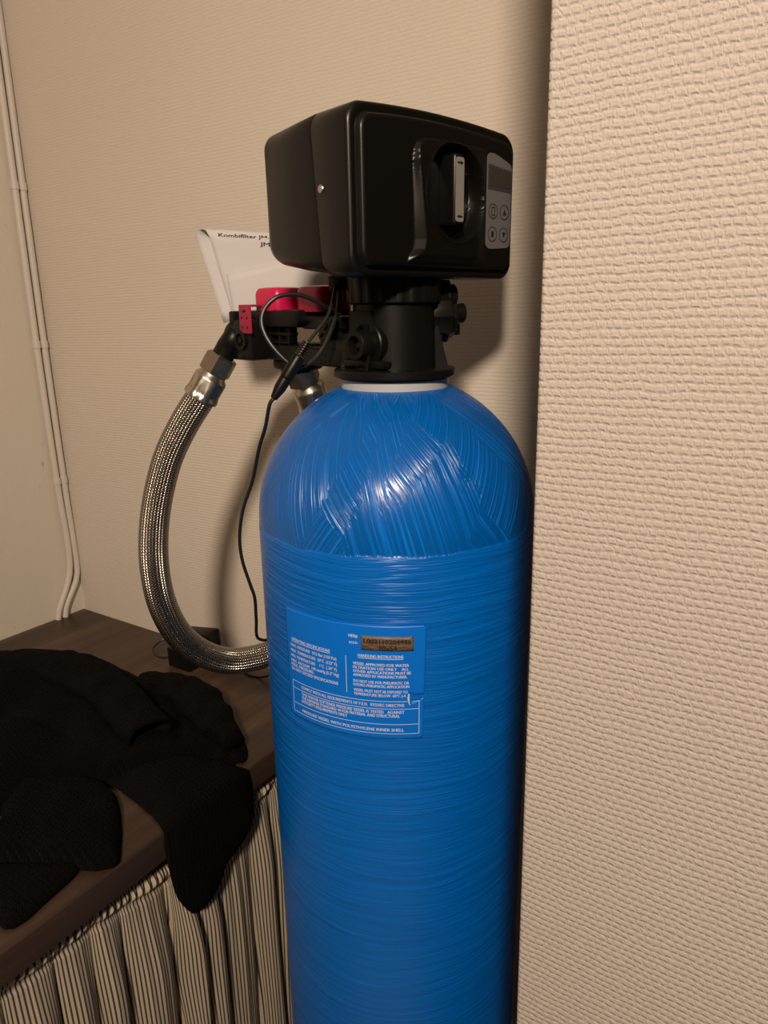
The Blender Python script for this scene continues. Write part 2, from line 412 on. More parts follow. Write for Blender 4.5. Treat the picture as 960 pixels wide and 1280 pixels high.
# ------------------------------------------------------------------ curtain
XC = XF - 0.030
ys = []; y = 0.150
prng = random.Random(11)
cols = 1500; Y0, Y1 = 0.17, -1.25
folds = []; yy = Y0
while yy > Y1:
    wd = prng.uniform(0.034, 0.075); folds.append((yy, wd, prng.uniform(0.55, 1.25), prng.uniform(-0.25, 0.25))); yy -= wd
def fold_at(y):
    for (a, wd, am, sk) in folds:
        if y > a - wd:
            t = (a - y) / wd; return t, am, sk
    return 0, 0.7, 0
ZC = 0.846
def sag(y):
    T = ((-1.3, 0.0), (-0.34, 0.0025), (-0.23, -0.002), (-0.108, -0.0165), (0.027, -0.0115), (0.065, -0.005), (0.2, 0.0))
    for (a, p), (b, q) in zip(T, T[1:]):
        if y <= b: return p + (q - p) * sstep(a, b, y)
    return 0.0
def curtain_x(y, z):
    d = ZC - z
    t, am, sk = fold_at(y + 0.010 * mnoise.noise(Vector((y * 9, z * 3.5, 2))) * sstep(0, 0.2, d))
    tt = t + sk * t * (1 - t)
    big = am * max(0.0, sin(pi * min(1, max(0, tt)))) ** 0.55
    small = 0.5 * mnoise.noise(Vector((y * 55, z * 2.2, 5))) + 0.35 * mnoise.noise(Vector((y * 120, z * 4, 9)))
    a_big = 0.0040 + 0.0240 * sstep(0.0, 0.14, d); a_sm = 0.003 + 0.003 * sstep(0, 0.1, d)
    x = XC + a_big * (big - 0.35) + a_sm * small
    if d < 0.020:                                         # bunched heading over the curtain wire
        t = d / 0.020; x += 0.0065 * sin(pi * t) + 0.0034 * sin(2 * pi * (y / 0.0095 + t * 0.8) + 2.5 * mnoise.noise(Vector((y * 40, 0, 0)))) * sin(pi * t)
    elif d < 0.032: x -= 0.0020 * sin(pi * (d - 0.020) / 0.012)
    return min(x, XF + 0.004)
zs = [ZC - 0.0018 * i for i in range(20)] + [ZC - 0.036 - 0.0135 * (i + 1) ** 1.12 for i in range(34)]
zs = [z for z in zs if z > 0.03] + [0.03]
ycol = [Y0 + (Y1 - Y0) * i / cols for i in range(cols + 1)]
uc = [0.0]; zr = ZC - 0.16
for i in range(1, cols + 1):
    uc.append(uc[-1] + sqrt((ycol[i] - ycol[i - 1]) ** 2 + (curtain_x(ycol[i], zr) - curtain_x(ycol[i - 1], zr)) ** 2))
bm = bmesh.new(); uvl = bm.loops.layers.uv.verify(); grid = []
for z in zs:
    zt = z
    grid.append([bm.verts.new((curtain_x(yv, z), yv, zt + 0.0045 * mnoise.noise(Vector((yv * 60, 3, 1))) * (1 - sstep(0, 0.02, ZC - z)) + sag(yv))) for yv in ycol])
for j in range(len(zs) - 1):
    for i in range(cols):
        f = bm.faces.new((grid[j][i], grid[j + 1][i], grid[j + 1][i + 1], grid[j][i + 1]))
        sk = [0.0, 0.0]
        for q, jj in enumerate((j, j + 1)):
            d = ZC - zs[jj]; sk[q] = 0.004 * (1 - sstep(0.0, 0.022, d)) * (1 if d < 0.03 else 0)
        for lp, (a, b, k) in zip(f.loops, ((i, j, 0), (i, j + 1, 1), (i + 1, j + 1, 1), (i + 1, j, 0))): lp[uvl].uv = (uc[a] + sk[k], zs[b])
cur = obj('striped_curtain', bm, M['ticking'], angle=180)
cur.modifiers.new('thickness', 'SOLIDIFY').thickness = -0.0006
tag(cur, 'gathered cream and black ticking striped curtain hanging under the worktop', 'curtain')
bm = bmesh.new(); add_tube(bm, [Vector((XC + 0.001, YB - 0.001, ZC - 0.010)), Vector((XC + 0.001, -0.7, ZC - 0.010)), Vector((XC + 0.001, -1.645, ZC - 0.010))], 0.0018, 8)
obj('curtain_wire', bm, M['steel'], cur)

# ------------------------------------------------------------------ pipes on the left wall
PXX = XL + 0.0062
PA = [(1.0, 0.1986, ZT - 0.001), (1, 0.1980, 1.93), (1, 0.1970, 1.70), (1, 0.1950, 1.405), (1, 0.1965, 1.16), (1, 0.2000, 1.058), (1, 0.1995, 1.002), (1, 0.1940, 0.972), (1, 0.1795, 0.941), (1, 0.1650, 0.915), (1, 0.1590, CT)]
PB = [(1.0, 0.2125, ZT - 0.001), (1, 0.2125, 1.93), (1, 0.2110, 1.70), (1, 0.2095, 1.405), (1, 0.2105, 1.16), (1, 0.2125, 1.048), (1, 0.2125, 0.985), (1, 0.2070, 0.960), (1, 0.1925, 0.937), (1, 0.1795, 0.917), (1, 0.1740, CT)]
for pts, lab in ((PA, 'white painted pipe on the left wall, the one farther from the corner'), (PB, 'white painted pipe on the left wall, tucked into the corner')):
    P3 = [Vector((PXX, b, c)) for a, b, c in pts]
    bm = bmesh.new(); add_tube(bm, smooth_path(P3, 90), 0.0056, 12)
    pp = obj('water_pipe', bm, M['trim'], origin=(PXX, pts[-1][1], CT))
    tag(pp, lab, 'pipe', 'painted pipes in the corner')
    for zc in (1.664, 1.405, 1.158):
        pa = [v for v in pts]
        yc = min(zip([abs(c - zc) for a, b, c in pts], [b for a, b, c in pts]))[1]
        bm = bmesh.new()
        add_lathe(bm, ((0.0052, -0.006), (0.0068, -0.006), (0.0069, 0.0), (0.0068, 0.006), (0.0052, 0.006)), (PXX, yc, zc), (0, 0, 1), 16, cap0=False, cap1=False)
        add_box(bm, (XL + 0.003, yc, zc), (0.0055, 0.0105, 0.010), bevel=0.001)
        obj('pipe_clip', bm, M['trim'], pp)

# ------------------------------------------------------------------ tank
UP = Vector((0.0177, -0.0159, 0.99972)).normalized()
A0 = Vector((0, 0, 1.43))                             # eye-level point on the tank axis
HD = Vector((-sin(YAW), cos(YAW), 0)); RT = Vector((cos(YAW), sin(YAW), 0))
E1 = (-HD - UP * (-HD).dot(UP)).normalized(); E2 = UP.cross(E1).normalized()
TB = A0 + UP * (-1.427)                               # bottom of the axis
prof = [(0.02, 0.006), (0.1265, 0.0), (0.1285, 0.004)]
UC, AE, BE = -0.173, 0.1280, 0.1275                   # dome ellipse
for i in range(1, 90): prof.append((0.1285, 0.004 + (1.427 + UC - 0.008 - 0.004) * i / 89))
prof += [(0.1285, 1.427 + UC - 0.0060), (0.12815, 1.427 + UC - 0.0010)]
for i in range(0, 49):
    t = radians(67.0) * i / 48; prof.append((AE * cos(t), 1.427 + UC + BE * sin(t)))
arc = 0.0; sw = None
for i in range(1, len(prof)):
    arc += sqrt((prof[i][0] - prof[i - 1][0]) ** 2 + (prof[i][1] - prof[i - 1][1]) ** 2)
    if sw is None and prof[i][1] > 1.427 + UC - 0.005: sw = arc
TANK_SWITCH.inputs[1].default_value = sw - 0.001; TANK_SWITCH.inputs[2].default_value = sw + 0.001
tank = thing('pressure_tank', 'tall blue wound fibreglass water softener tank with white printed label', 'tank', TB)
bm = bmesh.new(); add_lathe(bm, prof, TB, UP, 160, x=HD, uv=2 * pi * TANK_R)
obj('shell', bm, M['tank'], tank, angle=60)
bm = bmesh.new(); add_lathe(bm, ((0.0478, -0.060), (0.0482, -0.052), (0.0478, -0.0478), (0.040, -0.0470)), A0, UP, 96, cap0=False, cap1=False)
obj('neck_ring', bm, M['white_plastic'], tank, label='white plastic neck ring')

# label wrapped on the cylinder: flat coordinates (deg, height from eye level)
def cyl(deg, u, r): a = radians(deg); return A0 + UP * u + (E1 * cos(a) + E2 * sin(a)) * r
bm = bmesh.new()
LA0, LA1, LU0, LU1 = -49.0, 9.4, -0.3345, -0.2315
na, nu = 96, 60
def notch(a, u):                                       # torn nick in the right-hand edge
    if u < -0.300 - 0.0012 or u > -0.2905: return False
    k = (LA1 - a) / (LA1 - 2.6); half = 0.0012 + 0.0042 * max(0, k) ** 1.3
    return a > 2.7 and abs(u + 0.2950 + 0.002 * k) < half
vg = {}
for i in range(na + 1):
    for j in range(nu + 1):
        a = LA0 + (LA1 - LA0) * i / na; u = LU0 + (LU1 - LU0) * j / nu
        a -= 1.2 * (u - LU1) / (LU0 - LU1) * (1 if i > na * 0.5 else 0) * (i / na)
        if i == na and u < -0.29: a -= 0.3
        vg[i, j] = (a, u, bm.verts.new(cyl(a, u, TANK_R + 0.0006)))
for i in range(na):
    for j in range(nu):
        a = (vg[i, j][0] + vg[i + 1, j + 1][0]) / 2; u = (vg[i, j][1] + vg[i + 1, j + 1][1]) / 2
        if notch(a, u): continue
        if min(i, na - 1 - i) == 0 and min(j, nu - 1 - j) == 0: continue
        bm.faces.new((vg[i, j][2], vg[i + 1, j][2], vg[i + 1, j + 1][2], vg[i, j + 1][2]))
bmesh.ops.delete(bm, geom=[v for v in bm.verts if not v.link_faces], context='VERTS')
lab = obj('label_sticker', bm, M['label'], tank, label='bright blue printed label, torn at its edge')
lab.modifiers.new('thickness', 'SOLIDIFY').thickness = 0.0003
# curled white torn flap
bm = bmesh.new(); q = []
for i in range(9):
    t = i / 8; u = -0.2915 - 0.0105 * t; a = 3.2 - 0.9 * sin(pi * (0.15 + 0.75 * t))
    q.append([bm.verts.new(cyl(a + 0.75 * k * sin(pi * (0.1 + 0.8 * t)), u, TANK_R + 0.0009 + 0.0016 * k)) for k in (0, 0.5, 1)])
for i in range(8):
    for k in (0, 1): bm.faces.new((q[i][k], q[i][k + 1], q[i + 1][k + 1], q[i + 1][k]))
f = obj('torn_flap', bm, M['label_white'], lab, label='white curled torn paper edge'); f.modifiers.new('thickness', 'SOLIDIFY').thickness = 0.0004

def text_mesh(body):
    c = bpy.data.curves.new('txt', 'FONT'); c.body = body; c.size = 1.0; c.resolution_u = 2
    o = bpy.data.objects.new('txt', c); COL.objects.link(o)
    dg = bpy.context.evaluated_depsgraph_get(); me = bpy.data.meshes.new_from_object(o.evaluated_get(dg))
    bpy.data.objects.remove(o); bpy.data.curves.remove(c)
    vs = [v.co.copy() for v in me.vertices]; fs = [tuple(p.vertices) for p in me.polygons]; bpy.data.meshes.remove(me)
    x0 = min(v.x for v in vs); x1 = max(v.x for v in vs)
    return [((v.x - x0) / (x1 - x0), v.y / 0.729) for v in vs], fs    # x 0..1, y in cap heights

def add_text(bm, body, fn, bold=0):
    vs, fs = text_mesh(body); bold = bold and 0.10 / max(4, len(body))
    for dx in ((0.0,) if not bold else (0.0, bold)):
        nv = [bm.verts.new(fn(x + dx, y)) for x, y in vs]
        for f in fs:
            try: bm.faces.new([nv[i] for i in f])
            except ValueError: pass

MPD = TANK_R * pi / 180                                # metres per degree
def line_on(bm, body, a0, a1, u, cap, tilt=0.0, r=TANK_R + 0.0009):
    add_text(bm, body, lambda x, y: cyl(a0 + (a1 - a0) * x, u + y * cap + tilt * x, r), bold=0.009)
def rule(bm, a0, u0, a1, u1, wd=0.00045, r=TANK_R + 0.0009):
    k = 40 if abs(a1 - a0) > 1 else 1; pr = None
    for i in range(k + 1):
        t = i / k; a = a0 + (a1 - a0) * t; u = u0 + (u1 - u0) * t
        if k > 1: pq = (bm.verts.new(cyl(a, u - wd / 2, r)), bm.verts.new(cyl(a, u + wd / 2, r)))
        if k > 1:
            if pr: bm.faces.new((pr[0], pq[0], pq[1], pr[1]))
            pr = pq
    if k == 1:
        da = wd / 2 / MPD
        bm.faces.new([bm.verts.new(cyl(a, u, r)) for a, u in ((a0 - da, u0), (a0 + da, u0), (a1 + da, u1), (a1 - da, u1))])
bm = bmesh.new()
CAP = 0.0029
line_on(bm, 'OPERATING SPECIFICATIONS', -45.8, -26.8, -0.2605, CAP); rule(bm, -45.8, -0.2613, -26.8, -0.2613)
for txt, a1, u in (('MAX. PRESSURE  10.5 Bar (150 Psi)', -24.2, -0.2665), ('MAX. TEMPERATURE  50\u00b0C  (122\u00b0 F)', -24.0, -0.2715),
                   ('MIN. TEMPERATURE    1\u00b0C  ( 34\u00b0 F)', -24.2, -0.2765), ('MAX. VACUUM  140 mmHg (5.5" Hg)', -23.4, -0.2812),
                   ('MAX. PRESSURE:', -34.5, -0.2850), ('DO NOT EXCEED SPECIFICATIONS', -23.8, -0.2890)):
    line_on(bm, txt, -46.6, a1, u, CAP)
line_on(bm, 'MFR#', -18.9, -15.6, -0.2430, CAP); line_on(bm, 'SIZE:', -18.9, -15.4, -0.2485, 0.0019)
line_on(bm, 'HANDLING INSTRUCTIONS', -15.6, 0.9, -0.2598, CAP); rule(bm, -15.6, -0.2606, 0.9, -0.2606)
for txt, a1, u in (('VESSEL APPROVED FOR WATER', 2.9, -0.2672), ('FILTRATION USE ONLY    ALL', 2.8, -0.2707), ('OTHER APPLICATIONS MUST BE', 3.6, -0.2742),
                   ('APPROVED BY MANUFACTURER.', 2.2, -0.2777), ('DO NOT USE FOR PNEUMATIC OR', 2.9, -0.2832), ('HYDRO-PNEUMATIC APPLICATION', 2.9, -0.2866),
                   ('VESSEL MUST NOT BE EXPOSED TO', 2.4, -0.2915), ('TEMPERATURE BELOW -50\u00b0C (-4', 1.6, -0.2950)):
    line_on(bm, txt, -17.6, a1, u, 0.0026)
for txt, a1, u in (('COMPLY WITH ALL REQUIREMENTS OF P.E.D.  97/23/EC DIRECTIVE', 1.1, -0.3040), ('THIS WATER SOFTENER PRESSURE VESSEL IS TESTED   AGAINST', 1.1, -0.3104),
                   ('THE NSF/ANSI STANDARD 44 FOR MATERIAL AND STRUCTURAL', -0.6, -0.3140), ('INTEGRITY REQUIREMENTS ONLY', -20.5, -0.3176),
                   ('PRESSURE VESSEL WITH POLYETHYLENE INNER SHELL', 0.9, -0.3272)):
    line_on(bm, txt, -41.5, a1, u, CAP)
obj('lettering', bm, M['label_white'], lab, smooth=False, label='white printed lettering')
bm = bmesh.new()
for u in (-0.2985, -0.3055, -0.3200, -0.3288):
    uu = u - 0.0006
    rule(bm, -46.4, uu, 6.6 if u < -0.30 else 2.2, uu)
rule(bm, 4.2, -0.2991, 6.6, -0.2991)
rule(bm, -46.4, -0.2991, -46.4, -0.3294); rule(bm, 6.6, -0.2991, 6.5, -0.3294); rule(bm, -20.3, -0.2600, -20.3, -0.2940)
obj('border_line', bm, M['label_white'], lab, smooth=False, label='thin white ruled lines')
bm = bmesh.new()
pg = [[bm.verts.new(cyl(-14.3 + 19.0 * i / 24, -0.2535 + 0.0130 * j / 4, TANK_R + (0.0011 if 0 < j < 4 and 0 < i < 24 else 0.0008))) for j in range(5)] for i in range(25)]
for i in range(24):
    for j in range(4): bm.faces.new((pg[i][j], pg[i + 1][j], pg[i + 1][j + 1], pg[i][j + 1]))
pl = obj('serial_plate', bm, M['plate'], lab, label='brown stamped serial plate')
pl.modifiers.new('thickness', 'SOLIDIFY').thickness = 0.0003
bm = bmesh.new(); line_on(bm, 'L003110204446', -13.3, 3.6, -0.2466, 0.0040, r=TANK_R + 0.0016); line_on(bm, '10x54', -7.6, -1.4, -0.2524, 0.0042, r=TANK_R + 0.0016)
obj('stamped_number', bm, M['ink'], lab, smooth=False, label='black stamped numbers')

# ------------------------------------------------------------------ control valve (frame: NN front, SS towards the viewer's left, UP)
NN = Vector((0.9724, -0.2334, 0)); NN = (NN - UP * NN.dot(UP)).normalized(); SS = UP.cross(NN).normalized() * -1
if SS.y > 0: SS = -SS
def L(n_, s_, u_): return A0 + NN * n_ + SS * s_ + UP * u_
AXS = (NN, SS, UP)
valve = thing('control_valve', 'black softener control head with display, dial and flanged body on the blue tank', 'control valve', L(0, 0, -0.047))

bm = bmesh.new()
add_lathe(bm, ((0.0460, -0.0482), (0.0488, -0.0478), (0.0490, -0.0465), (0.0530, -0.0462), (0.0540, -0.0450), (0.0540, -0.0405), (0.0530, -0.0392), (0.0420, -0.0385), (0.040, -0.0385)), A0, UP, 96, cap0=True, cap1=True)
obj('flange', bm, M['black'], valve)
bm = bmesh.new()
add_lathe(bm, ((0.0375, -0.0390), (0.0368, -0.030), (0.0358, 0.0165), (0.030, 0.018)), A0, UP, 72)
body = obj('valve_body', bm, M['black'], valve)
bm = bmesh.new()
add_lathe(bm, ((0.0375, 0.0150), (0.0400, 0.0165), (0.0405, 0.034), (0.0395, 0.0385), (0.030, 0.0385)), A0, UP, 160, rfun=lambda t, i: 1 + (0.022 if (0 < i < 3 and int(t / (2 * pi) * 40) % 2 == 0) else 0.0))
obj('collar', bm, M['black'], valve)
for ang in (-62, 30, 90, 150, 210, 255):                # gusset fins, first one to the viewer's right
    a = radians(ang); d = E1 * cos(a) - E2 * sin(a); tdir = UP.cross(d)
    if ang == -62: d = E1 * cos(radians(78)) + E2 * sin(radians(78)); tdir = UP.cross(d)
    bm = bmesh.new(); vs = []
    for k in (-1, 1):
        for (r, u) in ((0.034, 0.004), (0.0368, 0.004), (0.0485, -0.0385), (0.034, -0.0385)):
            vs.append(bm.verts.new(A0 + d * r + UP * u + tdir * (k * 0.0011)))
    bm.faces.new(vs[:4][::-1]); bm.faces.new(vs[4:])
    for i in range(4): bm.faces.new((vs[i], vs[(i + 1) % 4], vs[4 + (i + 1) % 4], vs[4 + i]))
    bmesh.ops.recalc_face_normals(bm, faces=bm.faces); obj('gusset', bm, M['black'], body, smooth=False)
# round plugged port facing the viewer's left
bm = bmesh.new()
add_lathe(bm, ((0.0185, 0.020), (0.0185, 0.036), (0.0175, 0.037), (0.0128, 0.037), (0.0125, 0.0400), (0.0125, 0.0500), (0.0118, 0.0510), (0.0078, 0.0510), (0.0074, 0.0500), (0.0074, 0.0400), (0.0035, 0.0400), (0.0033, 0.0455), (0.0020, 0.0465)), L(0.004, 0, -0.0175), SS, 40)
obj('port', bm, M['black'], body)
bm = bmesh.new(); add_box(bm, L(-0.004, 0.026, 0.000), (0.03, 0.022, 0.020), AXS, 0.002); add_box(bm, L(-0.026, 0.022, -0.022), (0.03, 0.026, 0.026), AXS, 0.003)
add_box(bm, L(0.0, 0.030, -0.034), (0.05, 0.018, 0.007), AXS, 0.002)
obj('port_block', bm, M['black'], body)
# drain and injector fittings on the far right
RD = (E2 * 0.96 - E1 * 0.28).normalized(); RD2 = UP.cross(RD)
def Rr(r, t, u): return A0 + RD * r + RD2 * t + UP * u
fit = bmesh.new()
add_lathe(fit, ((0.020, 0.030), (0.0215, 0.034), (0.0215, 0.047), (0.0195, 0.049)), A0 + UP * 0.0035, RD, 30, rfun=lambda t, i: 1 + 0.07 * cos(10 * t))
add_lathe(fit, ((0.0165, 0.048), (0.0165, 0.0535), (0.015, 0.055)), A0 + UP * 0.002, RD, 24, rfun=lambda t, i: 1 + 0.05 * cos(8 * t))
obj('injector_cap', fit, M['black'], valve)
fit = bmesh.new(); add_lathe(fit, ((0.0085, 0.03), (0.0085, 0.061), (0.0090, 0.0615), (0.0090, 0.0645), (0.0075, 0.0660)), A0 + UP * 0.0065, RD, 24)
add_box(fit, Rr(0.0555, 0, -0.0075), (0.010, 0.012, 0.010), (RD, RD2, UP), 0.001)
obj('drain_elbow', fit, M['black'], valve)
fit = bmesh.new(); add_lathe(fit, ((0.0125, 0.034), (0.0130, 0.036), (0.0130, 0.049), (0.0120, 0.050)), A0 + UP * 0.0235, RD, 24, rfun=lambda t, i: hexfun(t))
obj('flow_nut', fit, mat('brown_plastic', (0.045, 0.030, 0.020), 0.45), valve, label='brownish hexagonal fitting')
fit = bmesh.new(); add_lathe(fit, ((0.010, 0.046), (0.010, 0.0555), (0.0085, 0.057)), A0 + UP * 0.0215, RD, 20)
add_box(fit, Rr(0.036, 0, 0.02), (0.02, 0.03, 0.03), (RD, RD2, UP), 0.003)
add_lathe(fit, ((0.012, 0.024), (0.012, 0.040), (0.010, 0.042)), A0 + UP * -0.0165, (RD - RD2 * 0.2), 20)
obj('brine_fitting', fit, M['black'], valve)

# covers: lofted rounded rectangles along NN
def rrect(hs, u0, u1, r, k=10, crown=0.0, bulge=0.0):
    """outline points (s,u), corner radius r, crowned top"""
    pts = []
    cs = ((hs - r, u1 - r, 0), (-(hs - r), u1 - r, 90), (-(hs - r), u0 + r, 180), (hs - r, u0 + r, 270))
    side = 14
    for q, (cx, cu, a0) in enumerate(cs):
        for i in range(k + 1):
            a = radians(a0 + 90 * i / k); pts.append((cx + r * cos(a), cu + r * sin(a)))
        nx = cs[(q + 1) % 4]; a = radians(a0 + 90); b = radians(nx[2]); p = (cx + r * cos(a), cu + r * sin(a)); g = (nx[0] + r * cos(b), nx[1] + r * sin(b))
        for i in range(1, side): t = i / side; pts.append((p[0] + (g[0] - p[0]) * t, p[1] + (g[1] - p[1]) * t))
    out = []
    for s_, u_ in pts:
        top = sstep(0.06, 0.15, u_)
        out.append((s_ + bulge * (1 if s_ > 0 else -1) * (1 - ((u_ - 0.092) / 0.06) ** 2) * 0.3, u_ + crown * (1 - (s_ / hs) ** 2) * top))
    return out
def loft(bm, secs, cap0=True, cap1=True):
    rings = [[bm.verts.new(L(nv + (skew(u_) if skew else 0), s_ if s_ > 0 else s_ * 1.08, u_)) for s_, u_ in pts] for nv, pts, skew in secs]
    m_ = len(rings[0])
    for i in range(len(rings) - 1):
        for k in range(m_):
            bm.faces.new((rings[i][k], rings[i][(k + 1) % m_], rings[i + 1][(k + 1) % m_], rings[i + 1][k]))
    if cap0: bm.faces.new(rings[0][::-1])
    if cap1: bm.faces.new(rings[-1])
    bmesh.ops.recalc_face_normals(bm, faces=bm.faces)
seam = lambda u_: -0.085 * (u_ - 0.092)                   # the joint leans a little
half = lambda u_: -0.05 * (u_ - 0.092)
bm = bmesh.new()
loft(bm, [(-0.0670, rrect(0.070, 0.060, 0.134, 0.012), None), (-0.0660, rrect(0.077, 0.055, 0.1400, 0.014), None), (-0.0625, rrect(0.0835, 0.0495, 0.1455, 0.016), None),
          (-0.0560, rrect(0.0868, 0.0475, 0.1488, 0.016), half), (-0.020, rrect(0.0893, 0.0418, 0.1507, 0.015, crown=0.001), half), (0.0085, rrect(0.0906, 0.0385, 0.1520, 0.014, crown=0.002), seam),
          (0.0105, rrect(0.0900, 0.0390, 0.1515, 0.014, crown=0.002), seam), (0.0110, rrect(0.0885, 0.0405, 0.1500, 0.013, crown=0.002), seam), (0.0125, rrect(0.0885, 0.0405, 0.1500, 0.013, crown=0.002), seam)])
obj('rear_cover', bm, M['cover'], valve, angle=50)
bm = bmesh.new()
HS = 0.0920
fc = lambda nv, ins, r, sk=None: (nv, rrect(HS - ins, 0.0352 + ins, 0.1515 - ins, max(0.004, r - ins * 0.5), crown=0.0045), sk)
loft(bm, [fc(0.0118, 0.0030, 0.014, seam), fc(0.0120, 0.0012, 0.014, seam), fc(0.0135, 0.0004, 0.014, seam), fc(0.030, 0.0002, 0.014, half), fc(0.0470, 0.0000, 0.014), fc(0.0492, 0.0006, 0.014), fc(0.0505, 0.0022, 0.014),
          fc(0.0508, 0.0036, 0.014), fc(0.0502, 0.0050, 0.014), fc(0.0503, 0.0066, 0.014), fc(0.0520, 0.0074, 0.014), fc(0.0545, 0.0080, 0.014), fc(0.0556, 0.0090, 0.014), fc(0.0560, 0.0108, 0.014)], cap1=False)
# front face: grid with flare, dish and a shallow belly
fo = [(s_ if s_ > 0 else s_ * 1.08, u_) for s_, u_ in rrect(HS - 0.0108, 0.0352 + 0.0108, 0.1515 - 0.0108, 0.0086, crown=0.0045)]
DS, DU, DR = -0.0128, 0.0985, 0.0362
def flare_lines(u_):
    """s of the left and right border of the slanting facet at height u_"""
    Lp = ((0.046, 0.0395), (0.050, 0.0385), (0.056, 0.0335), (0.063, 0.0318), (0.090, 0.0325), (0.118, 0.0330), (0.126, 0.0318), (0.131, 0.0285), (0.1345, 0.022), (0.136, 0.012))
    Rp = ((0.046, 0.0390), (0.050, 0.0340), (0.056, 0.0245), (0.063, 0.0228), (0.090, 0.0268), (0.118, 0.0310), (0.126, 0.0300), (0.131, 0.0266), (0.1345, 0.020), (0.136, 0.010))
    def ip(T):
        if u_ <= T[0][0]: return T[0][1]
        for (a, x), (b, y) in zip(T, T[1:]):
            if u_ <= b: return x + (y - x) * (u_ - a) / (b - a)
        return T[-1][1]
    return ip(Lp), ip(Rp)
def face_n(s_, u_):
    nv = 0.0560
    if 0.040 < u_ < 0.1365:
        a, b = flare_lines(u_); k = min(1, max(0, (a - s_) / max(1e-4, a - b)))
        fade = sstep(0.044, 0.052, u_) * (1 - sstep(0.118, 0.136, u_) * 0.45)
        rt = 1 - sstep(0.034, 0.058, -s_)
        nv += 0.0060 * k * fade * rt * (1 - sstep(0.1335, 0.1365, u_))
    d = sqrt((s_ - DS) ** 2 + (u_ - DU) ** 2)
    e = 1 - sstep(DR - 0.0035, DR + 0.0005, d)
    nv -= 0.0150 * e
    rim = math.exp(-((d - DR - 0.0004) / 0.0012) ** 2); nv += 0.0008 * rim
    return nv
GN = 190; GM = 130; gv = []
from bisect import bisect
cx_, cu_ = 0.0, 0.094
def bound(th):
    """distance from the face centre to the outline along direction th"""
    best = None
    d = (cos(th), sin(th))
    for i in range(len(fo)):
        p, q = fo[i], fo[(i + 1) % len(fo)]
        px, pu, qx, qu = p[0] - cx_, p[1] - cu_, q[0] - cx_, q[1] - cu_
        den = d[0] * (qu - pu) - d[1] * (qx - px)
        if abs(den) < 1e-12: continue
        t = (px * (qu - pu) - pu * (qx - px)) / den; k = (px * d[1] - pu * d[0]) / den
        if t > 0 and -1e-6 <= k <= 1 + 1e-6 and (best is None or t < best): best = t
    return best
BT = [bound(2 * pi * i / 1440) for i in range(1440)]
for i in range(GN + 1):
    rowv = []
    for j in range(GM + 1):
        a = -1 + 2 * i / GN; b = -1 + 2 * j / GM; mx = max(abs(a), abs(b))
        if mx < 1e-9: s_, u_ = cx_, cu_
        else:
            ds, du = a * 0.081, b * 0.047; th = atan2(du, ds) % (2 * pi); ii = th / (2 * pi) * 1440; i0 = int(ii) % 1440
            R_ = BT[i0] + (BT[(i0 + 1) % 1440] - BT[i0]) * (ii - int(ii)); k = mx * R_
            s_, u_ = cx_ + cos(th) * k, cu_ + sin(th) * k
        rowv.append(bm.verts.new(L(face_n(s_, u_), s_, u_)))
    gv.append(rowv)
for i in range(GN):
    for j in range(GM):
        bm.faces.new((gv[i][j], gv[i + 1][j], gv[i + 1][j + 1], gv[i][j + 1]))
bmesh.ops.recalc_face_normals(bm, faces=bm.faces)
front = obj('front_cover', bm, M['cover'], valve, angle=50)
# dial bar with sticker
BS, BU = -0.0118, 0.1008
bm = bmesh.new(); add_box(bm, L(0.0545, BS, BU), (0.0190, 0.0116, 0.0530), AXS, 0.0030, 4)
add_lathe(bm, ((0.026, 0.0440), (0.026, 0.0455), (0.025, 0.0460)), L(0, DS, DU), NN, 48)
dial = obj('dial_handle', bm, M['cover'], valve)
bm = bmesh.new()
so = rrect(0.0047, BU - 0.0235, BU + 0.0235, 0.0022, k=5); so = [(a + BS, b) for a, b in so]
t0 = [bm.verts.new(L(0.0638, a, b)) for a, b in so]; t1 = [bm.verts.new(L(0.0643, a, b)) for a, b in so]
bm.faces.new(t1)
for i in range(len(so)): bm.faces.new((t0[i], t0[(i + 1) % len(so)], t1[(i + 1) % len(so)], t1[i]))
bmesh.ops.recalc_face_normals(bm, faces=bm.faces); obj('dial_sticker', bm, M['sticker'], dial, smooth=False, label='grey strip sticker with two black arrows')
def flat_poly(bm, pts, nn, th=0.0003):
    a = [bm.verts.new(L(nn, s_, u_)) for s_, u_ in pts]; b = [bm.verts.new(L(nn + th, s_, u_)) for s_, u_ in pts]
    fs = [bm.faces.new(b)] + [bm.faces.new((a[i], a[(i + 1) % len(a)], b[(i + 1) % len(a)], b[i])) for i in range(len(a))]
    bmesh.ops.recalc_face_normals(bm, faces=fs)
for uu, sg in ((BU + 0.0195, -1), (BU - 0.0195, 1)):       # arrows: upper points right, lower points left
    bm = bmesh.new(); c = BS
    flat_poly(bm, [(c - sg * 0.0032, uu - 0.0006), (c + sg * 0.0006, uu - 0.0006), (c + sg * 0.0006, uu + 0.0006), (c - sg * 0.0032, uu + 0.0006)], 0.0643)
    flat_poly(bm, [(c + sg * 0.0006, uu - 0.0014), (c + sg * 0.0034, uu), (c + sg * 0.0006, uu + 0.0014)], 0.0643)
    obj('arrow_mark', bm, M['ink'], dial, smooth=False)
# control panel
PS0, PS1, PU0, PU1 = -0.0895, -0.0545, 0.0590, 0.1345
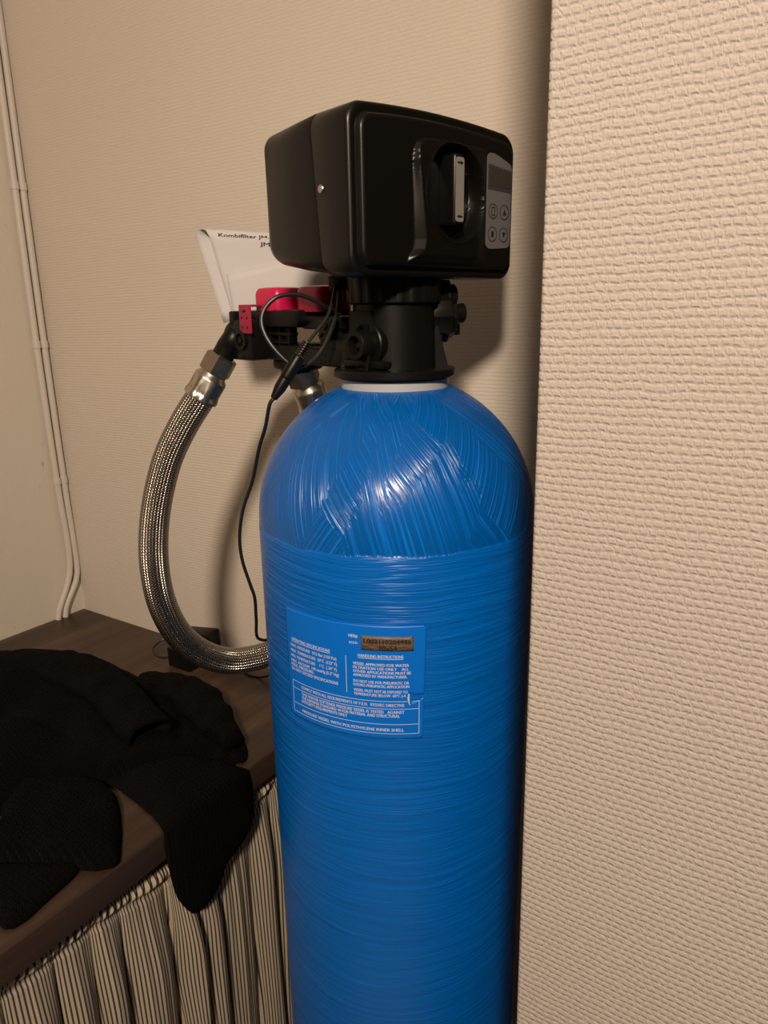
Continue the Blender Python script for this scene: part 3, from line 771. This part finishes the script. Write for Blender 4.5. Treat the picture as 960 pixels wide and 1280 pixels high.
# plate outline skewed like the cover end: the top right corner is cut back
bm = bmesh.new()
pp = [(a - 0.0710, b) for a, b in rrect(0.0165, 0.0595, 0.1340, 0.0050, k=6)]
pp = [(a, b - (0.0060 * sstep(-0.060, -0.089, a) if b > 0.1 else 0) + (0.0015 * sstep(-0.060, -0.089, a) if b < 0.08 else 0)) for a, b in pp]
flat_poly(bm, pp, 0.0556, 0.0012)
panel = obj('control_panel', bm, M['panel'], valve, smooth=False, label='grey control panel foil')
bm = bmesh.new(); flat_poly(bm, [(-0.0555, 0.1255), (-0.0868, 0.1223), (-0.0868, 0.1051), (-0.0555, 0.1062)], 0.0567, 0.0004); obj('screen_bezel', bm, M['bezel'], panel, smooth=False)
bm = bmesh.new(); flat_poly(bm, [(-0.0570, 0.1228), (-0.0855, 0.1201), (-0.0855, 0.1081), (-0.0570, 0.1090)], 0.0570, 0.0004); obj('screen', bm, M['lcd'], panel, smooth=False, label='dark blank display')
for bs, bu, ic in ((-0.0632, 0.0893, 'book'), (-0.0785, 0.0893, 'up'), (-0.0628, 0.0712, 'square'), (-0.0783, 0.0712, 'down')):
    bm = bmesh.new(); add_lathe(bm, ((0.0062, 0.0566), (0.0062, 0.0571), (0.0054, 0.0572), (0.0054, 0.0569)), L(0, bs, bu), NN, 28, cap0=False, cap1=False)
    obj('button', bm, M['bezel'], panel)
    bm = bmesh.new(); add_lathe(bm, ((0.0054, 0.0566), (0.0052, 0.0570)), L(0, bs, bu), NN, 28, cap0=False); obj('button_pad', bm, M['panel'], panel)
    bm = bmesh.new(); k = 0.0022
    if ic == 'up': flat_poly(bm, [(bs - k, bu - k), (bs, bu + k), (bs + k, bu - k)], 0.0570)
    elif ic == 'down': flat_poly(bm, [(bs - k, bu + k), (bs + k, bu + k), (bs, bu - k)], 0.0570)
    elif ic == 'square': flat_poly(bm, [(bs - k * .7, bu - k), (bs + k * .7, bu - k), (bs + k * .7, bu + k), (bs - k * .7, bu + k)], 0.0570)
    else:
        for s0, s1, u0, u1 in ((-2, -1.5, -3, 3), (1.5, 2, -3, 3), (-2, 2, 2.4, 3), (-2, 2, -3, -2.4)):
            q = 0.0011; flat_poly(bm, [(bs + s0 * q, bu + u0 * q), (bs + s1 * q, bu + u0 * q), (bs + s1 * q, bu + u1 * q), (bs + s0 * q, bu + u1 * q)], 0.0570)
    obj('button_icon', bm, M['ink'], panel, smooth=False)
# side screw
bm = bmesh.new(); add_lathe(bm, ((0.0032, 0.0895), (0.0032, 0.0920), (0.0026, 0.0926), (0.0010, 0.0926), (0.0008, 0.0918)), L(0.0185, 0, 0.0975), SS, 20); obj('screw', bm, M['steel'], valve, label='bright metal cross-head screw')
# leads from the head, hanging in front of the bypass
def V(*p): return Vector(p)
bm = bmesh.new(); add_box(bm, V(-0.0430, -0.0230, 1.4640), (0.012, 0.012, 0.012), None, 0.001); obj('cable_grommet', bm, M['black'], valve)
bm = bmesh.new(); add_tube(bm, smooth_path([V(-0.0415, -0.0250, 1.466), V(-0.0388, -0.0333, 1.458), V(-0.0342, -0.0434, 1.4472), V(-0.0342, -0.0525, 1.4342), V(-0.0382, -0.0623, 1.4233), V(-0.0411, -0.0690, 1.4160)], 40), 0.0014, 10); obj('lead_cable', bm, M['cable'], valve)
bm = bmesh.new(); add_tube(bm, smooth_path([V(-0.0450, -0.0170, 1.468), V(-0.0400, -0.0270, 1.4462), V(-0.0370, -0.0411, 1.4262), V(-0.0400, -0.0548, 1.4067), V(-0.0504, -0.0634, 1.3955), V(-0.0580, -0.0740, 1.3975), V(-0.0710, -0.0816, 1.413), V(-0.0792, -0.0829, 1.4288), V(-0.0792, -0.0798, 1.4419), V(-0.0720, -0.0718, 1.4521), V(-0.0628, -0.0586, 1.4546), V(-0.0540, -0.0462, 1.4505), V(-0.0480, -0.0332, 1.4431), V(-0.0470, -0.0150, 1.4360)], 110), 0.0019, 10); obj('lead_cable', bm, M['cable'], valve)
d0 = V(-0.0411, -0.0689, 1.4164); d1 = V(-0.0534, -0.0869, 1.3857); dd = (d1 - d0).normalized()
bm = bmesh.new(); sock0 = V(-0.0462, -0.0765, 1.4038)
add_lathe(bm, ((0.0030, 0), (0.0052, 0.0010), (0.0054, 0.0040), (0.0056, 0.0200), (0.0052, 0.0215)), sock0, dd, 24); sock = obj('cable_socket', bm, M['black'], valve)
bm = bmesh.new(); sr = []
for i in range(6): sr += [(0.0022, i * 0.0023), (0.0042 + 0.0002 * i, i * 0.0023 + 0.0002), (0.0042 + 0.0002 * i, i * 0.0023 + 0.0010), (0.0022, i * 0.0023 + 0.0012)]
add_lathe(bm, sr, sock0 - dd * 0.0136, dd, 20); obj('strain_relief', bm, M['black'], sock)

# ------------------------------------------------------------------ bypass valve behind the head, reaching towards the worktop
byp = thing('bypass_valve', 'black plastic bypass valve with red caps joining the hoses to the control valve', 'bypass valve', L(-0.10, 0.01, -0.04))
bm = bmesh.new()
add_box(bm, L(-0.128, 0.012, 0.0035), (0.086, 0.060, 0.016), AXS, 0.003)          # upper rail
add_box(bm, L(-0.060, 0.012, 0.000), (0.060, 0.046, 0.012), AXS, 0.003)
add_box(bm, L(-0.128, 0.010, -0.029), (0.064, 0.050, 0.016), AXS, 0.003)          # lower rail
add_box(bm, L(-0.066, 0.014, -0.031), (0.070, 0.044, 0.016), AXS, 0.003)
add_box(bm, L(-0.134, 0.024, -0.012), (0.032, 0.012, 0.026), AXS, 0.002)          # webs between
for q in range(3): add_box(bm, L(-0.142 + 0.016 * q, 0.030, -0.012), (0.003, 0.010, 0.024), AXS, 0.0008)
add_box(bm, L(-0.127, 0.030, -0.011), (0.040, 0.010, 0.003), AXS, 0.0006); add_box(bm, L(-0.127, 0.031, -0.019), (0.040, 0.010, 0.002), AXS, 0.0006)
add_box(bm, L(-0.050, 0.012, -0.015), (0.028, 0.044, 0.034), AXS, 0.003)
add_box(bm, L(-0.080, -0.012, 0.000), (0.05, 0.02, 0.02), AXS, 0.002)
bb = obj('bypass_body', bm, M['black'], byp)
bm = bmesh.new()
add_lathe(bm, ((0.0170, -0.052), (0.0180, -0.050), (0.0180, -0.036), (0.0165, -0.033), (0.0165, -0.028)), L(-0.128, 0.012, 0.003), UP, 32)
add_box(bm, L(-0.125, 0.014, -0.0405), (0.040, 0.036, 0.012), AXS, 0.004)
obj('port_sleeve', bm, M['black'], byp)
bm = bmesh.new(); add_lathe(bm, ((0.0165, -0.046), (0.0172, -0.044), (0.0172, -0.022), (0.0165, -0.020)), L(-0.043, 0.016, -0.0), SS * 1 + NN * 0.0 + UP * 0.0, 28)
cpl = obj('coupling', bm, M['black'], byp)
bm = bmesh.new(); add_box(bm, L(-0.045, 0.040, -0.006), (0.018, 0.006, 0.018), AXS, 0.002); obj('coupling_tab', bm, M['black'], cpl)
for sz in ((0.003, 0.003, 0.016), (0.016, 0.003, 0.003)):
    bm = bmesh.new(); add_box(bm, L(-0.045, 0.0435, -0.006), sz, (((NN + UP) / sqrt(2)), SS, ((UP - NN) / sqrt(2))), 0.0005); obj('cross_rib', bm, M['black'], cpl)
# inlet head with elbow on the left
bm = bmesh.new()
add_box(bm, L(-0.167, 0.036, -0.017), (0.038, 0.034, 0.040), AXS, 0.003)
add_box(bm, L(-0.181, 0.036, 0.003), (0.010, 0.034, 0.016), AXS, 0.002)
add_lathe(bm, ((0.0100, 0.0), (0.0100, 0.0030), (0.0066, 0.0032), (0.0062, 0.0002), (0.0030, 0.0004), (0.0028, 0.0028), (0.0012, 0.0032)), L(-0.164, 0.0528, -0.017), SS, 28)
obj('inlet_head', bm, M['black'], byp)
EL = [L(-0.186, 0.040, -0.010), L(-0.196, 0.043, -0.0095), L(-0.2035, 0.0475, -0.0150), L(-0.2075, 0.0530, -0.0260), L(-0.2100, 0.0570, -0.0350)]
H0 = V(-0.2050, -0.0096, 1.3985); H1 = V(-0.2258, -0.0230, 1.3602)
hd = (H1 - H0).normalized()
bm = bmesh.new(); add_tube(bm, smooth_path([L(-0.178, 0.038, -0.009), L(-0.189, 0.041, -0.0085), H0 - hd * 0.022 + V(0.002, 0, 0), H0 - hd * 0.012, H0 + hd * 0.004], 30), lambda t: 0.0122 - 0.001 * t, 24); obj('elbow', bm, M['black'], byp)
# red knobs and perforated red clip
for c, sz in ((-0.1400, 0.045), (-0.0820, 0.045)):
    bm = bmesh.new(); pr = []
    add_lathe(bm, ((0.0300, 0.0095), (0.0305, 0.0120), (0.0305, 0.0255), (0.0295, 0.0290), (0.0265, 0.0318), (0.018, 0.0328), (0.004, 0.0330)), L(c, 0.020 if c < -0.1 else 0.012, 0), UP, 48, x=NN,
              rfun=lambda t, i, sz=sz: sz / 0.066 * (abs(cos(t)) ** 5 + abs(sin(t)) ** 5) ** (-1 / 5) * 0.98)
    obj('red_knob', bm, M['red'], byp, label='glossy crimson plastic knob')
bm = bmesh.new()
add_box(bm, L(-0.1525, 0.0545, 0.0030), (0.0200, 0.0022, 0.0270), AXS, 0.0008); add_box(bm, L(-0.1525, 0.0470, 0.0158), (0.020, 0.0165, 0.0022), AXS, 0.0008)
clip = obj('red_clip', bm, M['red_clip'], byp, label='red locking clip with small holes')
for a, u in ((-0.1575, 0.0045), (-0.1485, 0.0045), (-0.1570, -0.0045), (-0.1485, -0.0045), (-0.1528, 0.0108)):
    bm = bmesh.new(); add_lathe(bm, ((0.0013, 0.0), (0.0013, 0.0004)), L(a, 0.0555, u), SS, 10, rfun=(lambda t, i: 1 + 1.6 * abs(cos(t)) ** 3) if u > 0.01 else None); obj('clip_hole', bm, M['ink'], clip)
bm = bmesh.new(); add_box(bm, L(-0.0225, 0.014, 0.011), (0.008, 0.02, 0.006), AXS, 0.001); obj('red_clip', bm, M['red_clip'], byp, label='small red clip beside the valve body')

# ------------------------------------------------------------------ braided hoses
def hose(name, label, pts, nseg, at, d, group):
    h_ = thing(name, label, 'hose', at, group)
    bm = bmesh.new(); add_tube(bm, smooth_path(pts, nseg), 0.0156, 40, uv=True); obj('braided_sleeve', bm, M['braid'], h_, angle=80)
    bm = bmesh.new(); add_lathe(bm, ((0.0130, -0.002), (0.0155, 0.0), (0.0155, 0.0175), (0.0140, 0.0185)), at, d, 60, rfun=lambda t, i: hexfun(t) * 1.10); obj('hex_nut', bm, M['nut'], h_, angle=25)
    bm = bmesh.new(); add_lathe(bm, ((0.0125, 0.017), (0.0135, 0.0185), (0.0140, 0.021), (0.0165, 0.0235), (0.0172, 0.0260), (0.0172, 0.0400), (0.0178, 0.0430), (0.0184, 0.0460), (0.0184, 0.0485), (0.0160, 0.0490)), at, d, 64,
                               rfun=lambda t, i: 1.0 - (0.11 * sstep(0.0, 0.35, cos(7 * t)) if i == 5 or i == 6 else 0)); obj('crimp_ferrule', bm, M['steel'], h_, label='bright crimped ferrule')
    return h_
HP = [H0 + hd * 0.040, H0 + hd * 0.050, V(-0.2425, -0.0360, 1.3300), V(-0.2558, -0.0497, 1.2960), V(-0.2635, -0.0618, 1.2556), V(-0.2665, -0.0702, 1.2171), V(-0.2665, -0.0743, 1.1774), V(-0.2650, -0.0708, 1.1354), V(-0.2614, -0.0569, 1.0951), V(-0.2541, -0.0337, 1.0634), V(-0.2407, -0.0042, 1.0427), V(-0.2231, 0.0249, 1.0389), V(-0.2050, 0.0520, 1.0440), V(-0.1700, 0.0980, 1.0580), V(-0.1150, 0.1400, 1.0800), V(-0.0500, 0.1640, 1.1000), V(0.0000, 0.1850, 1.1050), V(0.012, YB - 0.0005, 1.1050)]
hose('braided_hose', 'braided steel hose sweeping in a wide loop down beside the blue tank', HP, 150, H0, hd, 'braided hoses')
G0 = L(-0.1260, 0.012, -0.0440); gd = V(0.02, 0.46, -0.86).normalized()
GP = [G0 + gd * 0.040, G0 + gd * 0.050, G0 + gd * 0.10 + V(-0.002, 0.003, 0), V(-0.123, 0.106, 1.262), V(-0.112, 0.152, 1.225), V(-0.102, 0.190, 1.208), V(-0.100, YB - 0.0005, 1.205)]
hose('braided_hose', 'short end of braided hose disappearing behind the blue tank shoulder', GP, 80, G0, gd, 'braided hoses')

# ------------------------------------------------------------------ folded instruction sheet tucked behind the caps
P0 = V(-0.2690, 0.0455, 1.5310)                          # upper left of the front leaf
pr_, pu_, pd_ = RT, V(0, 0, 1), -HD
def paper_pt(a, b, d): return P0 + pr_ * a + pu_ * b + pd_ * d
bm = bmesh.new(); rows = []
prof_ = [(-0.098, 0.0)] + [(-0.098 + 0.012 * i, 0.0) for i in range(1, 8)] + [(-0.006, 0.0002), (0.0010, -0.0018), (0.0032, -0.0060), (0.0030, -0.0105), (0.0, -0.0142), (-0.006, -0.0160)] + [(-0.006 - 0.0115 * i, -0.0160 + 0.0008 * i) for i in range(1, 9)]
NA = 26
for i in range(NA + 1):
    a = 0.150 * i / NA; r_ = []
    for k, (b, d) in enumerate(prof_):
        t = a / 0.150
        bb_ = b - 0.010 * t + (0.040 * t * (b / -0.098) if b < 0 else 0)
        sh = (-0.0010 - 0.0035 * max(0, (-b) / 0.1) if k >= 12 else 0) + (0.0225 * (-b / 0.098) if True else 0) * (1 - 0.6 * t)
        sh2 = 0.017 * (-d / 0.016)
        wv = 0.0022 * mnoise.noise(V(a * 22, b * 22, 1 if k < 10 else 6)) * (1 if k < 8 or k > 13 else 0.3)
        r_.append(bm.verts.new(paper_pt(a + sh - sh2, bb_, d + wv - 0.02 * t * t)))
    rows.append(r_)
for i in range(NA):
    for k in range(len(prof_) - 1): bm.faces.new((rows[i][k], rows[i + 1][k], rows[i + 1][k + 1], rows[i][k + 1]))
bmesh.ops.recalc_face_normals(bm, faces=bm.faces)
sheet = obj('instruction_sheet', bm, M['paper'], angle=180)
sheet.modifiers.new('thickness', 'SOLIDIFY').thickness = 0.0003
tag(sheet, 'folded white instruction sheet tucked behind the black control head', 'paper')
bm = bmesh.new(); rows = []
for i in range(NA + 1):                                   # folded-up lower leaf lying on the front
    t = i / NA; a = 0.0125 + 0.125 * t; r_ = []
    topb = -0.046 + 0.024 * t
    for k in range(7):
        b0 = -0.097 * (1 - 0.41 * t) - 0.010 * t; b = b0 + (topb - b0) * k / 6
        sh = 0.0225 * (-(b + 0.01 * t) / 0.098) * (1 - 0.6 * t) * 0.55
        r_.append(bm.verts.new(paper_pt(a + sh - 0.001, b, 0.0022 + 0.0018 * sin(pi * k / 6) + 0.0022 * mnoise.noise(V(a * 24, b * 24, 11)) - 0.018 * t * t)))
    rows.append(r_)
for i in range(NA):
    for k in range(6): bm.faces.new((rows[i][k], rows[i + 1][k], rows[i + 1][k + 1], rows[i][k + 1]))
o = obj('folded_leaf', bm, M['paper'], sheet, angle=180); o.modifiers.new('thickness', 'SOLIDIFY').thickness = 0.0003
bm = bmesh.new()
def on_paper(a, b): return paper_pt(a, b, 0.0022 * mnoise.noise(V(a * 22, b * 22, 1)) - 0.02 * (a / 0.15) ** 2 + 0.0006 - (0.0012 if b > -0.002 else 0))
add_text(bm, 'Kombifilter JM-1054', lambda x, y: on_paper(0.0115 + 0.074 * x, -0.0062 - 0.0050 * x + y * 0.0040), 0.004)
add_text(bm, 'JMA-4', lambda x, y: on_paper(0.0560 + 0.026 * x, -0.0165 - 0.002 * x + y * 0.0044), 0.006)
obj('lettering', bm, M['ink'], sheet, smooth=False, label='black printed heading')

# ------------------------------------------------------------------ power adapter, socket block and cord
ad = thing('power_adapter', 'black plug-in power adapter standing on the worktop by the back wall', 'adapter', V(-0.510, 0.175, CT))
bm = bmesh.new(); add_box(bm, V(-0.5120, 0.160, CT + 0.0165), (0.050, 0.040, 0.033), None, 0.002); obj('socket_block', bm, M['black'], ad)
bm = bmesh.new(); add_box(bm, V(-0.5050, 0.184, CT + 0.031), (0.054, 0.036, 0.042), (Vector((cos(0.35), sin(0.35), 0)), Vector((-sin(0.35), cos(0.35), 0)), Vector((0, 0, 1))), 0.004); obj('adapter_body', bm, M['black'], ad)
bm = bmesh.new(); add_tube(bm, smooth_path([V(-0.535, 0.150, CT + 0.012), V(-0.560, 0.140, CT + 0.010), V(-0.585, 0.150, CT + 0.014), V(-0.585, 0.172, CT + 0.022), V(-0.562, 0.186, CT + 0.030), V(-0.535, 0.190, CT + 0.034)], 40), 0.0018, 8); obj('cable_loop', bm, M['cable'], ad)
pc = thing('power_cable', 'thin black power cord hanging beside the blue tank from plug to worktop', 'cord', V(-0.40, 0.19, CT))
j0 = sock0 + dd * 0.0212
bm = bmesh.new(); add_lathe(bm, ((0.0046, 0.0005), (0.0052, 0.0012), (0.0050, 0.010), (0.0030, 0.0195), (0.0017, 0.0205)), j0, dd, 24); obj('barrel_plug', bm, M['black'], pc)
CPTS = [j0 + dd * 0.0195, j0 + dd * 0.026 + V(-0.001, 0.0008, 0), V(-0.0735, -0.0935, 1.3450), V(-0.0877, -0.0880, 1.3246), V(-0.1028, -0.0835, 1.2931), V(-0.1145, -0.0860, 1.2661), V(-0.1215, -0.0865, 1.2382), V(-0.1240, -0.0830, 1.2130), V(-0.1215, -0.0775, 1.1871), V(-0.1230, -0.0710, 1.1698), V(-0.1340, -0.0600, 1.1412), V(-0.1510, -0.0420, 1.1087), V(-0.1620, -0.0060, 1.0920), V(-0.1760, 0.0420, 1.0880), V(-0.1960, 0.0780, 1.0800), V(-0.2320, 0.1180, 1.0450), V(-0.2800, 0.1500, 0.9700), V(-0.3450, 0.1780, 0.9150), V(-0.3750, 0.1850, CT + 0.0030), V(-0.3950, 0.1820, CT + 0.0022), V(-0.4150, 0.1880, CT + 0.0024), V(-0.435, 0.1980, CT + 0.006), V(-0.455, 0.2010, CT + 0.016), V(-0.4800, 0.1930, CT + 0.022)]
bm = bmesh.new(); add_tube(bm, smooth_path(CPTS, 220), 0.00165, 10); obj('cord', bm, M['cable'], pc)

# ------------------------------------------------------------------ black sweater thrown on the worktop, one side hanging over the edge
def inside(pt, poly):
    x, y = pt; c = False; j = len(poly) - 1
    for i in range(len(poly)):
        xi, yi = poly[i]; xj, yj = poly[j]
        if (yi > y) != (yj > y) and x < (xj - xi) * (y - yi) / (yj - yi) + xi: c = not c
        j = i
    return c
def near(pt, poly):
    best = (1e9, None); px_, py_ = pt
    for i in range(len(poly)):
        (ax, ay), (bx, by) = poly[i], poly[(i + 1) % len(poly)]
        vx, vy = bx - ax, by - ay; t = min(1, max(0, ((px_ - ax) * vx + (py_ - ay) * vy) / (vx * vx + vy * vy + 1e-12)))
        qx, qy = ax + vx * t, ay + vy * t; d = sqrt((px_ - qx) ** 2 + (py_ - qy) ** 2)
        if d < best[0]: best = (d, (qx, qy))
    return best
def drape(a, b, hgt):
    """(a along the worktop edge, b inwards from it; b < 0 hangs down the front), hgt off the surface"""
    th = sstep(0.022, -0.022, b) * pi / 2
    base = V(XF - b, a, CT) if b >= 0 else V(XF, a, CT + b)
    return base + V(sin(th), 0, cos(th)) * hgt
def cloth(name, poly, hfun, parent=None, step=0.0045, origin=None, soft=True):
    poly2 = [] if soft else list(poly)
    for i in range(len(poly) if soft else 0):                            # soften the outline
        p, q = poly[i], poly[(i + 1) % len(poly)]; poly2 += [(p[0] * .75 + q[0] * .25, p[1] * .75 + q[1] * .25), (p[0] * .25 + q[0] * .75, p[1] * .25 + q[1] * .75)]
    poly = poly2
    a0 = min(p[0] for p in poly); a1 = max(p[0] for p in poly); b0 = min(p[1] for p in poly); b1 = max(p[1] for p in poly)
    na_, nb_ = int((a1 - a0) / step) + 1, int((b1 - b0) / step) + 1
    cells = [(i, j) for i in range(na_) for j in range(nb_) if inside((a0 + (i + .5) * step, b0 + (j + .5) * step), poly)]
    cs = set(cells); bm = bmesh.new(); uvl = bm.loops.layers.uv.verify(); tv, bv, cc = {}, {}, {}
    for (i, j) in cells:
        for k in ((i, j), (i + 1, j), (i + 1, j + 1), (i, j + 1)):
            if k in tv: continue
            a, b = a0 + k[0] * step, b0 + k[1] * step
            brd = not all((k[0] - x, k[1] - y) in cs for x in (0, 1) for y in (0, 1))
            d, q = near((a, b), poly)
            if brd: a, b = q; d = 0.0
            cc[k] = (a, b); hh = hfun(a, b, d)
            tv[k] = bm.verts.new(drape(a, b, hh if not brd else 0.0035 + hh * 0.15)); bv[k] = bm.verts.new(drape(a, b, 0.0012))
    def quad(vs, ks):
        try: f = bm.faces.new(vs)
        except ValueError: return
        for lp, k in zip(f.loops, ks): lp[uvl].uv = cc[k]
    for (i, j) in cells:
        ks = ((i, j), (i, j + 1), (i + 1, j + 1), (i + 1, j))
        quad([tv[k] for k in ks], ks); kb = ks[::-1]; quad([bv[k] for k in kb], kb)
        for (di, dj, e) in ((-1, 0, ((i, j), (i, j + 1))), (1, 0, ((i + 1, j), (i + 1, j + 1))), (0, -1, ((i, j), (i + 1, j))), (0, 1, ((i, j + 1), (i + 1, j + 1)))):
            if (i + di, j + dj) not in cs: quad([tv[e[0]], tv[e[1]], bv[e[1]], bv[e[0]]], (e[0], e[1], e[1], e[0]))
    bmesh.ops.recalc_face_normals(bm, faces=bm.faces)
    return obj(name, bm, M['knit'], parent, origin=origin, angle=180)
sw = thing('sweater', 'black knitted sweater dropped in a heap and hanging over the worktop edge', 'sweater', V(-0.45, -0.07, CT))
XY = lambda *pts: [(y, XF - x) for x, y in pts]
main = XY((-.750, -.035), (-.735, .018), (-.705, .048), (-.665, .072), (-.615, .086), (-.562, .083), (-.512, .075), (-.472, .069), (-.445, .062), (-.428, .070), (-.410, .088), (-.375, .080), (-.330, .068), (-.290, .052), (-.250, .027), (-.238, .008), (-.255, -.004), (-.240, -.006)) \
     + [(-.002, 0.006), (.002, -0.030), (.002, -0.074), (-.026, -0.092), (-.052, -0.098), (-.060, -0.116), (-.080, -0.131), (-.104, -0.132), (-.1165, -0.112), (-.1270, -0.085), (-.1320, -0.040), (-.1340, -0.005), (-.1230, 0.020), (-.1160, 0.060), (-.1080, 0.125)] \
     + XY((-.400, -.150), (-.408, -.209), (-.42, -.30), (-.54, -.33), (-.68, -.27), (-.745, -.14))
def h_main(a, b, d):
    mass = 0.040 * math.exp(-(((a + 0.06) / 0.16) ** 2 + ((b - 0.36) / 0.17) ** 2)) + 0.020
    if b < 0.12: mass = mass * (0.35 + 0.65 * sstep(0.0, 0.12, b)) + 0.004
    hang = sstep(0.03, -0.02, b); mass = mass * (1 - hang) + 0.013 * hang
    nz = mnoise.noise(V(a * 17, b * 17, 4)); rdg = 1 - abs(mnoise.noise(V(a * 11 + b * 5, b * 8, 8))) * 2
    k = 1 - math.exp(-d / (0.022 if b > 0.03 else 0.012))
    hh = mass * k * (1 + 0.22 * nz * (1 - hang)) + 0.010 * k * rdg * (1 - 0.8 * hang)
    def crease(p, q, dep, wd):
        dd_ = near((a, b), [p, q])[0]; return -dep * math.exp(-(dd_ / wd) ** 2)
    hh += crease((-0.108, 0.125), (-0.012, 0.05), 0.016, 0.007) * (1 - hang) + crease((-0.02, 0.10), (0.055, 0.17), 0.010, 0.007) + crease((-0.10, 0.22), (-0.16, 0.42), 0.012, 0.01)
    return max(0.004 + 0.004 * k, hh)
cloth('sweater_body', main, h_main, sw)
# sleeve lying across the heap with open ribbed cuff
SL = [V(-0.700, -0.075, CT + 0.040), V(-0.640, -0.045, CT + 0.052), V(-0.570, -0.022, CT + 0.058), V(-0.500, -0.018, CT + 0.058), V(-0.430, -0.028, CT + 0.052), V(-0.385, -0.038, CT + 0.044), V(-0.345, -0.048, CT + 0.038)]
bm = bmesh.new(); uvl = bm.loops.layers.uv.verify()
add_tube(bm, smooth_path(SL, 70), lambda t: 0.040 - 0.012 * t + 0.003 * (1 if t > 0.9 else 0), 36, uv=True, caps=False, flat=(V(0, 0, 1), 0.62), rough=0.004)
for f in bm.faces:
    for lp in f.loops: lp[uvl].uv = (lp[uvl].uv[0] * 0.19, lp[uvl].uv[1])
o = obj('sleeve', bm, M['knit'], sw, angle=180); o.modifiers.new('thickness', 'SOLIDIFY').thickness = 0.004
# ribbed hem flap and the tail below it
rib = XY((-.345, -.118), (-.315, -.124), (-.290, -.138), (-.262, -.158), (-.238, -.178), (-.2290, -.188), (-.2290, -.195), (-.239, -.207), (-.262, -.219), (-.284, -.229), (-.302, -.238), (-.335, -.254), (-.375, -.274), (-.405, -.268), (-.378, -.246), (-.386, -.224), (-.406, -.212), (-.430, -.170), (-.385, -.130))
cloth('ribbed_hem', rib, lambda a, b, d: 0.007 + 0.017 * (1 - math.exp(-d / 0.006)) + 0.004 * mnoise.noise(V(a * 26, b * 26, 3)) + 0.0016 * sin(2 * pi * (a * 0.75 + b * 0.66) / 0.0085) * (1 - math.exp(-d / 0.006)), sw, step=0.003, soft=False)
tail = XY((-.290, -.228), (-.262, -.206), (-.250, -.222), (-.246, -.250), (-.238, -.290), (-.252, -.300), (-.280, -.288), (-.335, -.292), (-.350, -.268), (-.320, -.245))
cloth('cuff', tail, lambda a, b, d: 0.004 + 0.006 * (1 - math.exp(-d / 0.006)) + 0.003 * mnoise.noise(V(a * 30, b * 30, 7)), sw, step=0.004)
LP = [V(-0.470, 0.035, CT + 0.036), V(-0.430, 0.052, CT + 0.033), V(-0.385, 0.052, CT + 0.034), V(-0.330, 0.036, CT + 0.032), V(-0.280, 0.018, CT + 0.026), V(-0.262, 0.010, CT + 0.022)]
bm = bmesh.new(); uvl = bm.loops.layers.uv.verify()
add_tube(bm, smooth_path(LP, 50), lambda t: 0.012 + 0.016 * sin(pi * (0.15 + 0.75 * t)), 28, uv=True, flat=(V(0, 0, 1), 0.75), rough=0.006)
for f in bm.faces:
    for lp in f.loops: lp[uvl].uv = (lp[uvl].uv[0] * 0.15, lp[uvl].uv[1])
obj('sleeve', bm, M['knit'], sw, angle=180)
